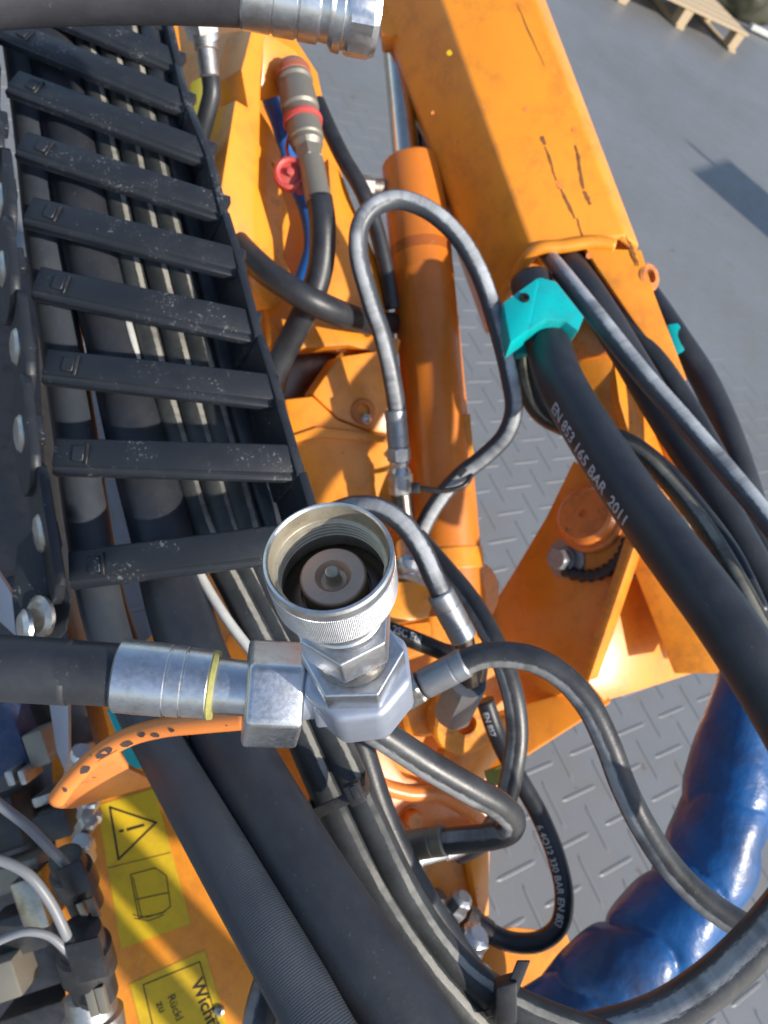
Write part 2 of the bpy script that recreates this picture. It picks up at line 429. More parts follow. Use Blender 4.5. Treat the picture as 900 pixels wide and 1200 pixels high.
e1 = (RT * 1348 + UP * 195 + FW * 883); e1.z = 0; e1.normalize(); e2 = Z.cross(e1)
def bar_bm(bm, c, d, L=0.122, w=0.0105, h=0.0019):
    s = Z.cross(d)
    lo = [c + d * (L / 2 * i) + s * (w / 2 * j) for i, j in ((-1, 0), (-.8, -1), (.8, -1), (1, 0), (.8, 1), (-.8, 1))]
    hi = [c + d * (L * 0.42 * i) + s * (w * 0.26 * j) + Z * h for i, j in ((-1, 0), (-.85, -1), (.85, -1), (1, 0), (.85, 1), (-.85, 1))]
    a = [bm.verts.new(p) for p in lo]; b = [bm.verts.new(p) for p in hi]
    bm.faces.new(b)
    for i in range(6): bm.faces.new((a[i], a[(i + 1) % 6], b[(i + 1) % 6], b[i]))
bmx = bmesh.new(); bar_bm(bmx, Vector((0, 0, 0)), Vector((1, 0, 0))); BAR = bm_mesh(bmx, 'tread_bar'); BAR.materials.append(FLOORM)
A_ = 0.086; O_ = FL(722, 1015)
cells = []
for i in range(-60, 120):
    for j in range(-60, 120):
        c = O_ + e1 * (A_ * i) + e2 * (A_ * j)
        q = c - CAM
        if q.dot(FW) < 0.8: continue
        x, y, d = topx(c)
        if d > 5.2 or not (-20 < x < 920 and -20 < y < 1220): continue
        seen = (x > 560 and y > 760) or (525 < x < 720 and 180 < y < 760 and x > 450 + y * 0.1) or x > 640 + y * 0.38 or (435 < x < 500 and 60 < y < 200)
        cells.append((0 if seen else 1, d, c, e1 if (i + j) % 2 == 0 else e2))
cells.sort(key=lambda t: (t[0], t[1]))
def zrot(d): return math.atan2(d.y, d.x)
bmr = bmesh.new()
for k, (s, d, c, dr) in enumerate(cells):
    if k < 290:
        o = bpy.data.objects.new('tread_bar', BAR); COL.objects.link(o); o.parent = floor
        o.location = c; o.rotation_euler.z = zrot(dr)
    else: bar_bm(bmr, c, dr, h=0.0019 if d < 2.6 else (0.0011 if d < 3.4 else 0.0006), w=0.009)
link('far_tread_bars', bm_mesh(bmr), FLOORM, floor, kind='stuff')

# ------------------------------------------------------------------ pallet and load far off on the floor
pA, pB = FL(722, 2), FL(862, 64)
pd = (pB - pA); pL = pd.length; pd.normalize(); pw = Z.cross(pd)
if pw.dot(FW) < 0: pw = -pw
pal = thing('wooden_pallet', 'pale wooden pallet lying on the far grey floor beside a dark bundle', 'pallet', pA.lerp(pB, 0.5))
PW = pL * 0.72; HT = pL * 0.115
for i in range(7):
    q = pA.lerp(pB, 0.5) + pw * (PW * (i + 0.5) / 7) + Z * (HT - 0.011)
    link('deck_board', box_mesh(q, pd, pw, Z, pL, PW / 7 * 0.86, 0.022, 0.003, 1), WOOD, pal)
for i in range(3):
    q = pA.lerp(pB, 0.04 + 0.46 * i) + pw * (PW / 2)
    link('bottom_board', box_mesh(q + Z * 0.012, pd, pw, Z, 0.1, PW, 0.022, 0.003, 1), WOOD, pal)
    for j in range(3):
        q2 = pA.lerp(pB, 0.05 + 0.45 * i) + pw * (PW * (0.06 + 0.44 * j)) + Z * (HT * 0.5 - 0.001)
        link('block', box_mesh(q2, pd, pw, Z, 0.11, 0.1, HT - 0.046, 0.003, 1), WOOD, pal)
TARP = plastic('dark_tarpaulin', (0.035, 0.036, 0.022), 0.55, 0.5, 8, (0.10, 0.085, 0.03))
bm = bmesh.new(); bmesh.ops.create_icosphere(bm, subdivisions=4, radius=1)
from mathutils import noise as mnoise
for v in bm.verts:
    c = v.co.copy(); k = 1 + 0.28 * mnoise.noise(c * 2.2) + 0.1 * mnoise.noise(c * 6)
    c = c * k; c.z = max(c.z, -0.55)
    v.co = Vector((c.x * 0.62, c.y * 0.4, (c.z + 0.55) * 0.38))
me = bm_mesh(bm); smooth_mesh(me, 60)
tb = FL(868, 22) + pw * 0.25
me.transform(Matrix.Translation(tb) @ Matrix.Rotation(zrot(pd), 4, 'Z'))
t = thing('covered_bundle', 'dark crumpled bundle standing behind the wooden pallet', 'bundle', tb)
for v in me.vertices: pass
link('tarpaulin', me, TARP, t)
link('strap', box_mesh(FL(893, 44) + Z * 0.05, pd, pw, Z, 0.5, 0.06, 0.05, 0.008), CABLE_WHITE, t)

tip = FL(808, 168); hb = 1.75
sbase = tip + Vector((TOSUN.x, TOSUN.y, 0)) * (hb / TOSUN.z); sbase.z = 0
print('BOARD', topx(sbase), topx(sbase + Z * hb))
sd = Vector((TOSUN.y, -TOSUN.x, 0)).normalized(); sn = Z.cross(sd)
sb_ = thing('added_shadow_board', 'added unseen board on a post, casting a shadow on the far floor', 'board', sbase)  # added out of view to throw the dark shape on the floor
link('post', lathe_mesh(sbase, Z, [(0, .03), (hb, .022)], 16), STEEL_DARK, sb_)
link('panel', box_mesh(sbase + Z * 0.87 + sd * 0.06, sd, sn, Z, 0.70, 0.03, 1.42, .004), BLACKP, sb_)
link('foot', box_mesh(sbase + Z * 0.02, sd, sn, Z, 0.5, 0.4, 0.035, .004), STEEL_DARK, sb_)

# ------------------------------------------------------------------ machine frame: everything orange that is bolted together
frame = thing('machine_frame', 'orange painted steel frame plates and castings behind the hoses', 'frame', Vector((FL(420, 760).x, FL(420, 760).y, 0)))
def FP(name, a, b, c, poly, th=0.012, bev=0.002, mat=None, parent=None):
    pl = Plane(a, b, c); o = link(name, plate_mesh(pl, poly, th, bev), mat or ORANGE, parent or frame); return o, pl
# pillar to the floor
q0 = P(430, 640, 1.16); qf = Vector((q0.x, q0.y, 0))
link('pillar', box_mesh(qf + Z * (q0.z / 2), XR, Vector((0, 1, 0)), Z, 0.2, 0.2, q0.z, 0.006), ORANGE, frame)
link('foot_plate', box_mesh(qf + Z * 0.0125, XR, Vector((0, 1, 0)), Z, 0.5, 0.5, 0.024, 0.004), ORANGE, frame)
# long back plates
FP('back_plate', (200, 0, 1.0), (460, 400, 1.08), (300, 600, 1.02),
   [(150, -40), (330, 20), (372, 85), (392, 180), (432, 290), (462, 385), (480, 560), (490, 760), (300, 760), (200, 500)], 0.02)
FP('lower_plate', (440, 640, 1.06), (600, 700, 1.10), (480, 1000, 1.0),
   [(430, 620), (540, 640), (600, 720), (612, 830), (590, 930), (574, 985), (572, 1085), (540, 1150), (300, 1180), (260, 900), (300, 740)], 0.02)
# upper bracket: shaded web, lit edge, top gusset
FP('web_plate', (222, 10, 0.93), (300, 30, 0.86), (262, 240, 0.86),
   [(205, 5), (250, 14), (301, 26), (292, 121), (262, 232), (300, 400), (290, 460), (240, 330)], 0.012)
FP('edge_plate', (298, 31, 0.85), (309, 35, 0.86), (280, 220, 0.85),
   [(297, 28), (311, 34), (306, 90), (303, 220), (326, 300), (338, 345), (318, 362), (296, 340), (259, 222), (276, 117), (291, 126), (283, 82)], 0.05)
FP('gusset', (309, 40, 0.88), (362, 82, 0.93), (306, 110, 0.90),
   [(309, 36), (345, 58), (364, 82), (360, 100), (330, 112), (306, 118)], 0.012)
FP('hook_plate', (305, 140, 0.90), (345, 300, 0.94), (300, 300, 0.90),
   [(304, 128), (318, 150), (330, 180), (328, 196), (318, 190), (336, 240), (340, 262), (332, 300), (346, 332), (330, 340), (310, 300), (302, 210)], 0.014)
FP('side_plate', (388, 190, 0.97), (455, 380, 1.0), (380, 350, 0.96),
   [(384, 185), (398, 200), (418, 250), (440, 300), (456, 352), (458, 392), (400, 372), (372, 352), (392, 290)], 0.03)
# ledge under the crossing hoses and the dark pocket
FP('ledge', (310, 330, 0.93), (470, 400, 0.98), (330, 400, 0.93),
   [(312, 338), (345, 352), (372, 366), (470, 398), (466, 420), (408, 404), (352, 408), (318, 402)], 0.03)
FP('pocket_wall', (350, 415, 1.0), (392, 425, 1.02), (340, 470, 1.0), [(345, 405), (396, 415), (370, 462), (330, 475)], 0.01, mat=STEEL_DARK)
# bright yellow-orange block with bored hole
blk, blp = FP('bearing_block', (370, 460, 0.93), (460, 430, 0.96), (400, 500, 0.945),
   [(396, 418), (410, 416), (462, 408), (468, 470), (462, 510), (430, 505), (395, 490), (366, 462)], 0.05, 0.004)
b2, b2p = FP('bearing_cap', (345, 500, 0.93), (460, 505, 0.95), (350, 590, 0.945),
   [(333, 468), (366, 464), (396, 492), (432, 506), (466, 512), (466, 620), (366, 622), (352, 560)], 0.05, 0.004)
link('ridge', prism_mesh([b2p.p(x, y, 0.006) for x, y in ((337, 512), (372, 500), (408, 504), (462, 512), (462, 520), (405, 515), (372, 512), (340, 520))], -b2p.n * 0.012, 0.0025), ORANGE, frame)
hc = blp.p(425, 482, 0.0)
link('bore_ring', lathe_mesh(hc, blp.n, [(-0.004, 0.016), (0.003, 0.016), (0.0045, 0.0145), (0.0045, 0.0085), (-0.002, 0.0075), (-0.002, 0.0)], 28), ORANGE_CYL, frame)
link('grease_nipple', lathe_mesh(blp.p(428, 491, 0.002), blp.n, [(0, 0.007, 6), (0.004, 0.007, 6), (0.004, 0.004), (0.010, 0.0042), (0.0125, 0.002), (0.013, 0)], 24), STEEL, frame)
# block and shelf right of the coupling
FP('shelf', (450, 690, 0.80), (500, 690, 0.82), (450, 730, 0.79), [(440, 682), (500, 680), (506, 712), (503, 724), (440, 734)], 0.05, 0.003)
FP('shelf_lower', (440, 735, 0.83), (505, 730, 0.84), (440, 770, 0.82), [(436, 736), (504, 728), (510, 760), (470, 775), (436, 778)], 0.04, 0.003)
# round cast lug with hole, lower middle
def ring_mesh(c, ax, ro, ri, h, seg=36):
    return lathe_mesh(c, ax, [(0, ri), (0, ro - 0.003), (0.003, ro), (h - 0.003, ro), (h, ro - 0.003), (h, ri), (0, ri)], seg)
lax = (-FW * 0.8 + RT * 0.25 - UP * 0.2)
for (cx, cy, d, ro, ri) in ((546, 848, 0.88, 0.040, 0.012), (500, 838, 0.90, 0.030, 0.0)):
    c = P(cx, cy, d)
    if ri: link('cast_lug', ring_mesh(c - lax.normalized() * 0.03, lax, ro, ri, 0.034), ORANGE, frame)
    else: link('cast_boss', lathe_mesh(c - lax.normalized() * 0.03, lax, [(0, ro), (0.028, ro), (0.033, ro - 0.006), (0.034, 0)], 36), ORANGE, frame)
FP('lug_flange', (560, 870, 0.93), (612, 850, 0.96), (560, 930, 0.92), [(520, 880), (570, 845), (606, 838), (604, 872), (575, 898), (560, 935), (520, 940)], 0.02, 0.003)
FP('yellow_clip', (575, 905, 0.86), (590, 905, 0.86), (575, 920, 0.86), [(568, 905), (592, 896), (590, 918), (572, 925)], 0.006, 0.001, OLIVE)
FP('casting_face', (440, 880, 0.86), (540, 930, 0.90), (450, 980, 0.86), [(405, 860), (446, 868), (474, 910), (520, 925), (562, 962), (556, 975), (470, 985), (430, 960)], 0.04, 0.006, ORANGE_WORN)
lp = Plane((440, 880, 0.86), (540, 930, 0.90), (450, 980, 0.86))
link('casting_rib', tube_mesh(Path([lp.p(x, y, 0.004) for x, y in ((420, 880), (440, 915), (475, 928), (515, 930), (548, 950), (565, 965))], 8), 0.009, 14), ORANGE_WORN, frame)
for (x, y) in ((449, 962), (481, 958)):
    link('bolt', lathe_mesh(lp.p(x, y, -0.001), lp.n, [(0, 0.014), (0.003, 0.014), (0.003, 0.0115, 6), (0.014, 0.0115, 6), (0.016, 0.009), (0.016, 0)], 36), ORANGE_CYL, frame)
FP('stand_plate', (500, 1000, 0.86), (572, 1000, 0.88), (510, 1100, 0.84), [(468, 990), (572, 978), (571, 1088), (548, 1120), (470, 1060)], 0.016, 0.002)
FP('side_strip', (548, 1000, 0.855), (573, 990, 0.875), (560, 1080, 0.85), [(551, 1012), (573, 983), (573, 1092), (560, 1066)], 0.01, 0.001)
FP('toe_block', (580, 1120, 0.82), (680, 1120, 0.88), (600, 1190, 0.80), [(556, 1098), (600, 1086), (664, 1092), (682, 1138), (648, 1165), (620, 1250), (540, 1250)], 0.06, 0.003)

# right bracket with pin
mp = Plane((660, 560, 1.03), (580, 720, 1.09), (700, 760, 0.99))
link('bracket_web', plate_mesh(mp, [(672, 540), (690, 552), (742, 628), (720, 690), (690, 798), (640, 822), (600, 835), (548, 850), (548, 745), (573, 716), (603, 668), (640, 606)], 0.02, 0.002), ORANGE, frame)
rp = Plane((742, 630, 1.015), (690, 795, 0.995), (752, 632, 1.05))
link('bracket_rib', prism_mesh([mp.p(x, y, 0.018) for x, y in ((739, 630), (750, 640), (697, 796), (686, 794))], -mp.n * 0.03, 0.0015), ORANGE, frame)
fp = Plane((735, 690, 1.03), (835, 762, 1.12), (690, 800, 1.0))
link('bracket_flange', plate_mesh(fp, [(728, 690), (735, 676), (790, 682), (800, 690), (836, 752), (836, 764), (816, 788), (760, 806), (708, 822), (690, 800)], 0.012, 0.002), ORANGE, frame)
f2 = Plane((700, 815, 1.02), (612, 830, 1.02), (620, 882, 0.99))
link('bracket_lip', plate_mesh(f2, [(704, 800), (716, 822), (690, 838), (618, 884), (545, 925), (545, 842), (612, 826)], 0.012, 0.002), ORANGE, frame)
link('flange_back', plate_mesh(Plane((730, 660, 1.09), (790, 660, 1.12), (760, 690, 1.09)), [(730, 668), (750, 655), (780, 662), (800, 694), (730, 694)], 0.01, 0.001), STEEL_GREEN, frame)
pc = mp.p(692, 608)
pax = (mp.n * 0.9 + UP * 0.25).normalized()
link('pivot_pin', lathe_mesh(pc - pax * 0.01, pax, [(0, 0.046), (0.012, 0.046), (0.016, 0.043), (0.016, 0.040), (0.030, 0.038), (0.034, 0.034), (0.034, 0.006), (0.030, 0.005), (0.030, 0)], 48), ORANGE_WORN, frame)
def arc3(c, n, ref, r, a0, a1, k=14):
    a, u, v = frame_of(n, ref)
    return [c + u * (r * math.cos(math.radians(a0 + (a1 - a0) * i / k))) + v * (r * math.sin(math.radians(a0 + (a1 - a0) * i / k))) for i in range(k + 1)]
link('rubber_seal', tube_mesh(Path(arc3(mp.p(688, 622, 0.008), mp.n, RT, 0.060, -120, -10), 3, ref=mp.n), 0.008, 12, bulge=lambda s, a: 1 + 0.18 * math.sin(s * 60)), HOSE, frame)
bc = mp.p(664, 655)
bo = link('bracket_bolt', lathe_mesh(bc, mp.n, [(0, 0.027), (0.004, 0.027), (0.005, 0.025), (0.005, 0.0175), (0.012, 0.017), (0.012, 0.0155, 6), (0.030, 0.0155, 6), (0.033, 0.0125), (0.033, 0)], 42), FERRULE, frame)
# knuckle under the boom
k1 = Plane((668, 420, 0.97), (715, 415, 0.95), (712, 507, 0.97))
link('knuckle_side', plate_mesh(k1, [(655, 402), (690, 385), (718, 402), (716, 418), (728, 476), (742, 520), (800, 640), (860, 790), (790, 790), (700, 560), (664, 440)], 0.05, 0.003), ORANGE, frame)
k2 = Plane((717, 412, 0.95), (785, 505, 1.0), (742, 520, 0.95))
link('knuckle_top', plate_mesh(k2, [(717, 402), (735, 430), (785, 503), (838, 590), (900, 720), (930, 800), (862, 800), (800, 645), (742, 524), (726, 470)], 0.012, 0.003), ORANGE, frame)
link('knuckle_rib', prism_mesh([k2.p(x, y, 0.010) for x, y in ((742, 440), (760, 462), (766, 480), (790, 545), (784, 548), (757, 482), (740, 452))], -k2.n * 0.012, 0.0015), ORANGE, frame)
link('knuckle_collar', prism_mesh([k1.p(x, y, 0.006) for x, y in ((652, 402), (686, 370), (702, 376), (722, 402), (716, 416), (668, 424))], -k1.n * 0.04, 0.005), ORANGE_WORN, frame)
link('knuckle_sticker', plate_mesh(k2, [(796, 598), (812, 606), (822, 628), (806, 620)], 0.0006, 0, off=0.0008), CABLE_WHITE, frame)
link('knuckle_sticker_band', plate_mesh(k2, [(786, 580), (798, 586), (806, 604), (792, 594)], 0.0006, 0, off=0.0008), YELLOW, frame)

# ------------------------------------------------------------------ boom
boom = thing('crane_boom', 'large orange faceted steel boom tube with scratched paint, hoses leaving its open end', 'boom', P(670, 300, 0.96))
A0, B0 = P(508, -120, 0.985), P(664, 300, 0.945)
bu = (B0 - A0).normalized(); bn = (-FW - bu * (-FW).dot(bu)).normalized(); bs_ = bu.cross(bn)
if bs_.dot(RT) < 0: bs_ = -bs_
def sect(t):
    return [(-0.098, -0.070), (-0.036, 0.0), (0.078, 0.0), (0.100, -0.022), (0.104, -0.06), (0.104, -0.15), (0.05, -0.19), (-0.06, -0.19), (-0.098, -0.15)]
endoff = [0.024, -0.020, 0.0, 0.012, 0.012, 0.0, 0, 0, 0.024]
LB = (B0 - A0).length
def ring(bm, h, sc=1.0, off=None):
    out = []
    for i, (s, n) in enumerate(sect(0)):
        cx, cy = s * sc, (n + 0.09) * sc - 0.09
        out.append(bm.verts.new(A0 + bu * (h + (off[i] if off else 0)) + bs_ * cx + bn * cy))
    return out
bm = bmesh.new()
r0 = ring(bm, 0); r1 = ring(bm, LB, 1, endoff); r2 = ring(bm, LB, 0.9, endoff); r3 = ring(bm, LB - 0.25, 0.9)
for a, b in ((r0, r1), (r1, r2), (r2, r3)):
    for i in range(9): bm.faces.new((a[i], a[(i + 1) % 9], b[(i + 1) % 9], b[i]))
bm.faces.new(r0)
bmesh.ops.recalc_face_normals(bm, faces=bm.faces[:])
bmesh.ops.bevel(bm, geom=[e for e in bm.edges if e.is_manifold and e.calc_face_angle(0) > 0.3], offset=0.005, segments=3, affect='EDGES', profile=0.5, clamp_overlap=True)
me = bm_mesh(bm); smooth_mesh(me, 25); tubeo = link('boom_tube', me, ORANGE, boom)
def bpnt(s, h, n=0.0): return A0 + bu * h + bs_ * s + bn * n
# black plug painting in the dark inside the open boom end
link('dark_plug', box_mesh(A0 + bu * (LB - 0.2) + bn * (-0.11), bu, bs_, bn, 0.02, 0.12, 0.12, 0.002), BLACKP, boom)
# collar lip round the visible mouth
lipp = [bpnt(s, LB + o, n) for s, n, o in ((-0.098, -0.100, 0.026), (-0.098, -0.072, 0.023), (-0.068, -0.037, 0.0), (-0.036, -0.003, -0.020), (0.0, -0.002, -0.014), (0.040, -0.002, -0.006), (0.062, -0.003, 0.006))]
link('mouth_lip', tube_mesh(Path(lipp, 8), 0.0085, 16), ORANGE, boom)
tp = Plane(*[tuple(topx(bpnt(s, h))) for s, h in ((0.03, LB), (0.08, LB), (0.05, LB - 0.2))])
link('tail_plate', plate_mesh(tp, [(686, 290), (752, 292), (768, 345), (806, 444), (800, 448), (745, 378), (700, 312)], 0.010, 0.002, off=-0.0015), ORANGE, boom)
ea = P(751, 326, 0.955)
link('ear', ring_mesh(ea - bn * 0.01, (bn * 0.75 + RT * 0.5), 0.018, 0.0085, 0.02, 28), ORANGE_WORN, boom)
# bare patches where the paint has come off
def chip(pts, pl, parent, off=0.0004):
    bm = bmesh.new(); bm.faces.new([bm.verts.new(pl.p(x, y, off)) for x, y in pts]); link('paint_chip', bm_mesh(bm), CHIP, parent)
def streak(x0, y0, x1, y1, w, pl, parent, n=7):
    l, r = [], []
    dx, dy = x1 - x0, y1 - y0; L = math.hypot(dx, dy); px, py = -dy / L, dx / L
    for i in range(n + 1):
        t = i / n; ww = w * (0.35 + 0.65 * math.sin(math.pi * min(max(t, 0.06), 0.94))) * random.uniform(0.5, 1.1)
        jx = random.uniform(-0.6, 0.6)
        cx, cy = x0 + dx * t + px * jx, y0 + dy * t + py * jx
        l.append((cx + px * ww / 2, cy + py * ww / 2)); r.append((cx - px * ww / 2, cy - py * ww / 2))
    chip(l + r[::-1], pl, parent)
for a in ((634, 160, 639, 170, 8), (639, 172, 652, 212, 3.5), (656, 220, 674, 256, 5), (676, 256, 684, 282, 3), (674, 170, 680, 190, 4), (676, 180, 684, 222, 6), (684, 224, 692, 240, 7), (607, 8, 638, 78, 1.6), (732, 276, 742, 292, 4), (738, 288, 748, 312, 5)):
    streak(*a, tp, boom)
for (x, y, s) in ((616, 128, 3.5), (526, 62, 4), (672, 152, 3), (656, 218, 4), (507, 132, 2.5), (608, 6, 2.5), (690, 300, 5)):
    pts = [(x + s * random.uniform(0.6, 1.2) * math.cos(k), y + s * random.uniform(0.6, 1.2) * math.sin(k)) for k in (0, 0.9, 1.9, 2.8, 3.9, 5.1)]
    bm = bmesh.new(); bm.faces.new([bm.verts.new(tp.p(px, py, 0.0005)) for px, py in pts])
    link('touch_up_spot', bm_mesh(bm), YELLOW if x == 526 else ORANGE_WORN, boom)
for (pts) in ([(521, 46), (530, 50), (536, 62), (545, 76), (536, 78), (524, 64)],):
    fl = Plane(*[tuple(topx(bpnt(s, h, n))) for s, h, n in ((-0.094, LB - .2, -0.075), (-0.03, LB - .2, 0), (-0.03, LB, 0))])
    bm = bmesh.new(); bm.faces.new([bm.verts.new(fl.p(px, py, 0.001)) for px, py in pts]); link('touch_up_spot', bm_mesh(bm), YELLOW, boom)

# ------------------------------------------------------------------ hydraulic cylinder beside the boom
cyl = thing('hydraulic_cylinder', 'orange hydraulic cylinder with chromed rod standing left of the boom', 'cylinder', P(535, 720, 1.0))
ca, cb = (483, 192, 1.06), (533, 720, 0.98)
CA, CB = PT(ca), PT(cb); CL = (CB - CA).length; rc = mm(36, 1.05)
link('barrel', lathe_mesh(CA, CB - CA, [(0, rc * 0.55), (0, rc * 0.93), (0.004, rc), (CL * 0.26, rc), (CL * 0.262, rc * 1.006), (CL * 0.27, rc * 1.006), (CL * 0.272, rc), (CL * 0.80, rc), (CL * 0.805, rc * 0.985), (CL, rc * 0.985)], 56), ORANGE_CYL, cyl)
link('weld_band', lathe_mesh(CA + (CB - CA) * 0.20, CB - CA, [(0, rc * 0.98), (0.001, rc * 1.004), (0.016, rc * 1.004), (0.017, rc * 0.98)], 56), paint('burnt_orange_paint', (0.42, 0.11, 0.014), (0.36, 0.09, 0.014), chip=0.8), cyl)
link('end_band', lathe_mesh(CA + (CB - CA) * 0.865, CB - CA, [(0, rc * 0.9), (0.0, rc * 1.01), (0.002, rc * 1.03), (0.026, rc * 1.03), (0.028, rc * 1.01), (0.028, rc * 0.9)], 56), ORANGE, cyl)
link('end_eye', ring_mesh(CB - (CB - CA).normalized() * 0.03 + RT * 0.0 - bn * 0.02, RT * 0.5 - FW * 0.8, 0.042, 0.016, 0.05), ORANGE_CYL, cyl)
ux = (CB - CA).normalized()
link('rod', lathe_mesh(CA - ux * 0.34 + FW * 0.0 - RT * 0.008, ux, [(0, 0.0185), (0.34, 0.0185)], 32), CHROME, cyl)
link('rod_eye', box_mesh(P(462, 30, 1.06), ux, RT, FW, 0.06, 0.04, 0.04, 0.004), ORANGE, cyl)
link('guide_rod', lathe_mesh(CA - ux * 0.30 + RT * 0.021 + FW * 0.015, ux, [(0, 0.010), (0.31, 0.010)], 24), STEEL_DARK, cyl)
link('lit_sliver', prism_mesh([P(x, y, 0.985) for x, y in ((541, 488), (551, 484), (556, 540), (551, 548))], FW * 0.02, 0.002), ORANGE, cyl)  # brighter plate painting in a sunlit sliver on the barrel edge
link('port', lathe_px((421, 218, 1.02), (452, 220, 1.05), [(0, 0.015, 6), (0.35, 0.015, 6), (0.35, 0.012), (1, 0.012)], seg=36), STEEL_DULL, cyl)

# ------------------------------------------------------------------ hose helpers
def hose(name, label, pts, r, mat, cat='hose', group=None, per=9, seg=20, single=True, bulge=None):
    path = Path([PT(p) for p in pts], per)
    if single:
        o = tag(link(name, tube_mesh(path, r, seg, bulge), mat), label, cat, group); BASE[o.name] = Vector((0, 0, 0)); return o, path
    t = thing(name, label, cat, path.c[-1], group)
    link('hose_cover', tube_mesh(path, r, seg, bulge), mat, t)
    return t, path
def crimp(parent, a, b, r, mat=None, grooves=2, name='ferrule', hexend=None):
    pr = [(0, r * 0.8), (0, r * 0.93), (0.04, r)]
    for g in range(grooves):
        x = 0.3 + 0.4 * g / max(grooves - 1, 1)
        pr += [(x - 0.03, r), (x - 0.02, r * 0.97), (x + 0.02, r * 0.97), (x + 0.03, r)]
    pr += [(0.96, r), (1, r * 0.93), (1, r * 0.6)]
    return link(name, lathe_px(a, b, pr, seg=36), mat or FERRULE, parent)
def hexnut(parent, a, b, r, mat=None, rot=0.3, name='nut'):
    return link(name, lathe_px(a, b, [(0, r * 0.6), (0, r * 0.86), (0.10, r, 6), (0.9, r, 6), (1, r * 0.86), (1, r * 0.6)], seg=48, rot=rot), mat or STEEL, parent)

# ------------------------------------------------------------------ cable carrier
chain = thing('cable_carrier', 'black plastic cable carrier with nine crossbars over a bundle of hoses', 'cable carrier', P(220, 690, 0.6))
BARS = [((-22, -62), (192, 32), .745), ((-16, -12), (203, 80), .725), ((-6, 40), (215, 129), .70), ((4, 103), (240, 190), .675), ((15, 178), (257, 255), .65), ((24, 259), (277, 322), .625), ((34, 345), (297, 399), .605), ((46, 445), (321, 476), .585), ((59, 554), (346, 562), .565), ((81, 690), (374, 653), .55)]
WV = (RT * -0.56 + FW * 0.83)
Lp = [P(l[0], l[1], d) for l, r, d in BARS]; Rp = [P(r[0], r[1], d + 0.004) for l, r, d in BARS]
def tang(Q, i):
    a = Q[max(i - 1, 0)]; b = Q[min(i + 1, len(Q) - 1)]; return (b - a).normalized()
for i in range(len(BARS)):
    ax = (Rp[i] - Lp[i]).normalized(); tg = (tang(Lp, i) + tang(Rp, i)).normalized()
    tg = (tg - ax * tg.dot(ax)).normalized(); nn = ax.cross(tg)
    if nn.dot(-FW) < 0: nn = -nn
    bw = 0.0285; lip = 0.005
    sec = [(0, -0.0035), (0, -0.010), (-bw, -0.010), (-bw, -0.0015), (-bw + 0.0015, 0), (-lip - 0.001, 0), (-lip, -0.0025), (-0.0008, -0.0028)]
    front = [Lp[i] + tg * s + nn * n for s, n in sec]
    bar = link('crossbar', prism_mesh(front, Rp[i] - Lp[i], 0.0006, 1), CHAINP, chain)
    lc = Lp[i] + ax * 0.019 - tg * (bw * 0.55) + nn * 0.0004
    link('latch', box_mesh(lc, ax, tg, nn, 0.009, bw * 0.42, 0.003, 0.0006, 1), CHAINP, bar)
    link('latch_slot', box_mesh(lc + ax * 0.0062, ax, tg, nn, 0.0022, bw * 0.6, 0.0015, 0.0002, 1), BLACKP, bar)
def side_link(Q, i, out, dpt, rnd=0.6, stag=0.004, ov=0.62):
    a = Q[i]; b = Q[i + 1]; t = (b - a).normalized(); w = WV - t * WV.dot(t); w.normalize()
    n = t.cross(w)
    if n.dot(-RT) < 0: n = -n
    L = (b - a).length; off = out + (stag if i % 2 else 0.0)
    c = a.lerp(b, 0.45) + n * off
    # stadium-shaped outline
    pts = []
    hw = dpt / 2; x0, x1 = -L * ov, L * ov
    for k in range(7): pts.append((x1 - hw * rnd + hw * rnd * math.sin(math.pi * k / 6), hw * math.cos(math.pi * k / 6)))
    for k in range(7): pts.append((x0 + hw * rnd - hw * rnd * math.sin(math.pi * k / 6), -hw * math.cos(math.pi * k / 6)))
    fr = [c + t * x + w * (y + dpt * 0.5 - 0.004) + n * 0.003 for x, y in pts]
    return prism_mesh(fr, -n * 0.0075, 0.0008, 1), a + n * (off + 0.003), t, w, n
for i in range(len(BARS) - 1):
    me, a, t, w, n = side_link(Lp, i, 0.006, 0.062); link('side_link', me, CHAINP, chain)
    if i >= 3:
        bc = a + (Lp[i + 1] - Lp[i]) * 0.45 + w * 0.024
        link('bolt', lathe_mesh(bc - n * 0.001, n, [(0, 0.0150), (0.002, 0.0150), (0.0045, 0.0125), (0.0058, 0.007), (0.0055, 0.003), (0.006, 0)], 28), STEEL_DULL, chain)
    me, a, t, w, n = side_link(Rp, i, -0.005, 0.050, 0.12, 0.0012, 0.56); link('side_link', me, CHAINP, chain)
    # raised tab on the edge of each link
    link('link_tab', box_mesh(Lp[i].lerp(Lp[i + 1], 0.55) - RT * 0.006 + FW * 0.004, t, n, w, 0.022, 0.006, 0.012, 0.001, 1), CHAINP, chain)
# last link below, turned down behind the coupling hose
tl = (Lp[-1] - Lp[-2]).normalized()
le = link('end_link', prism_mesh([P(x, y, 0.575) for x, y in ((20, 640), (48, 610), (66, 640), (84, 700), (78, 740), (50, 770), (20, 760), (14, 700))], FW * 0.01 - RT * 0.004, 0.001, 1), CHAINP, chain)
link('bolt', lathe_mesh(P(50, 722, 0.57), (-FW * 0.8 - RT * 0.5), [(0, 0.016), (0.003, 0.016), (0.006, 0.012), (0.007, 0)], 28), STEEL_DULL, chain)
link('bolt', lathe_mesh(P(33, 735, 0.565), (-FW * 0.6 - RT * 0.7), [(0, 0.014), (0.003, 0.014), (0.006, 0.010), (0.007, 0)], 28), STEEL, chain)

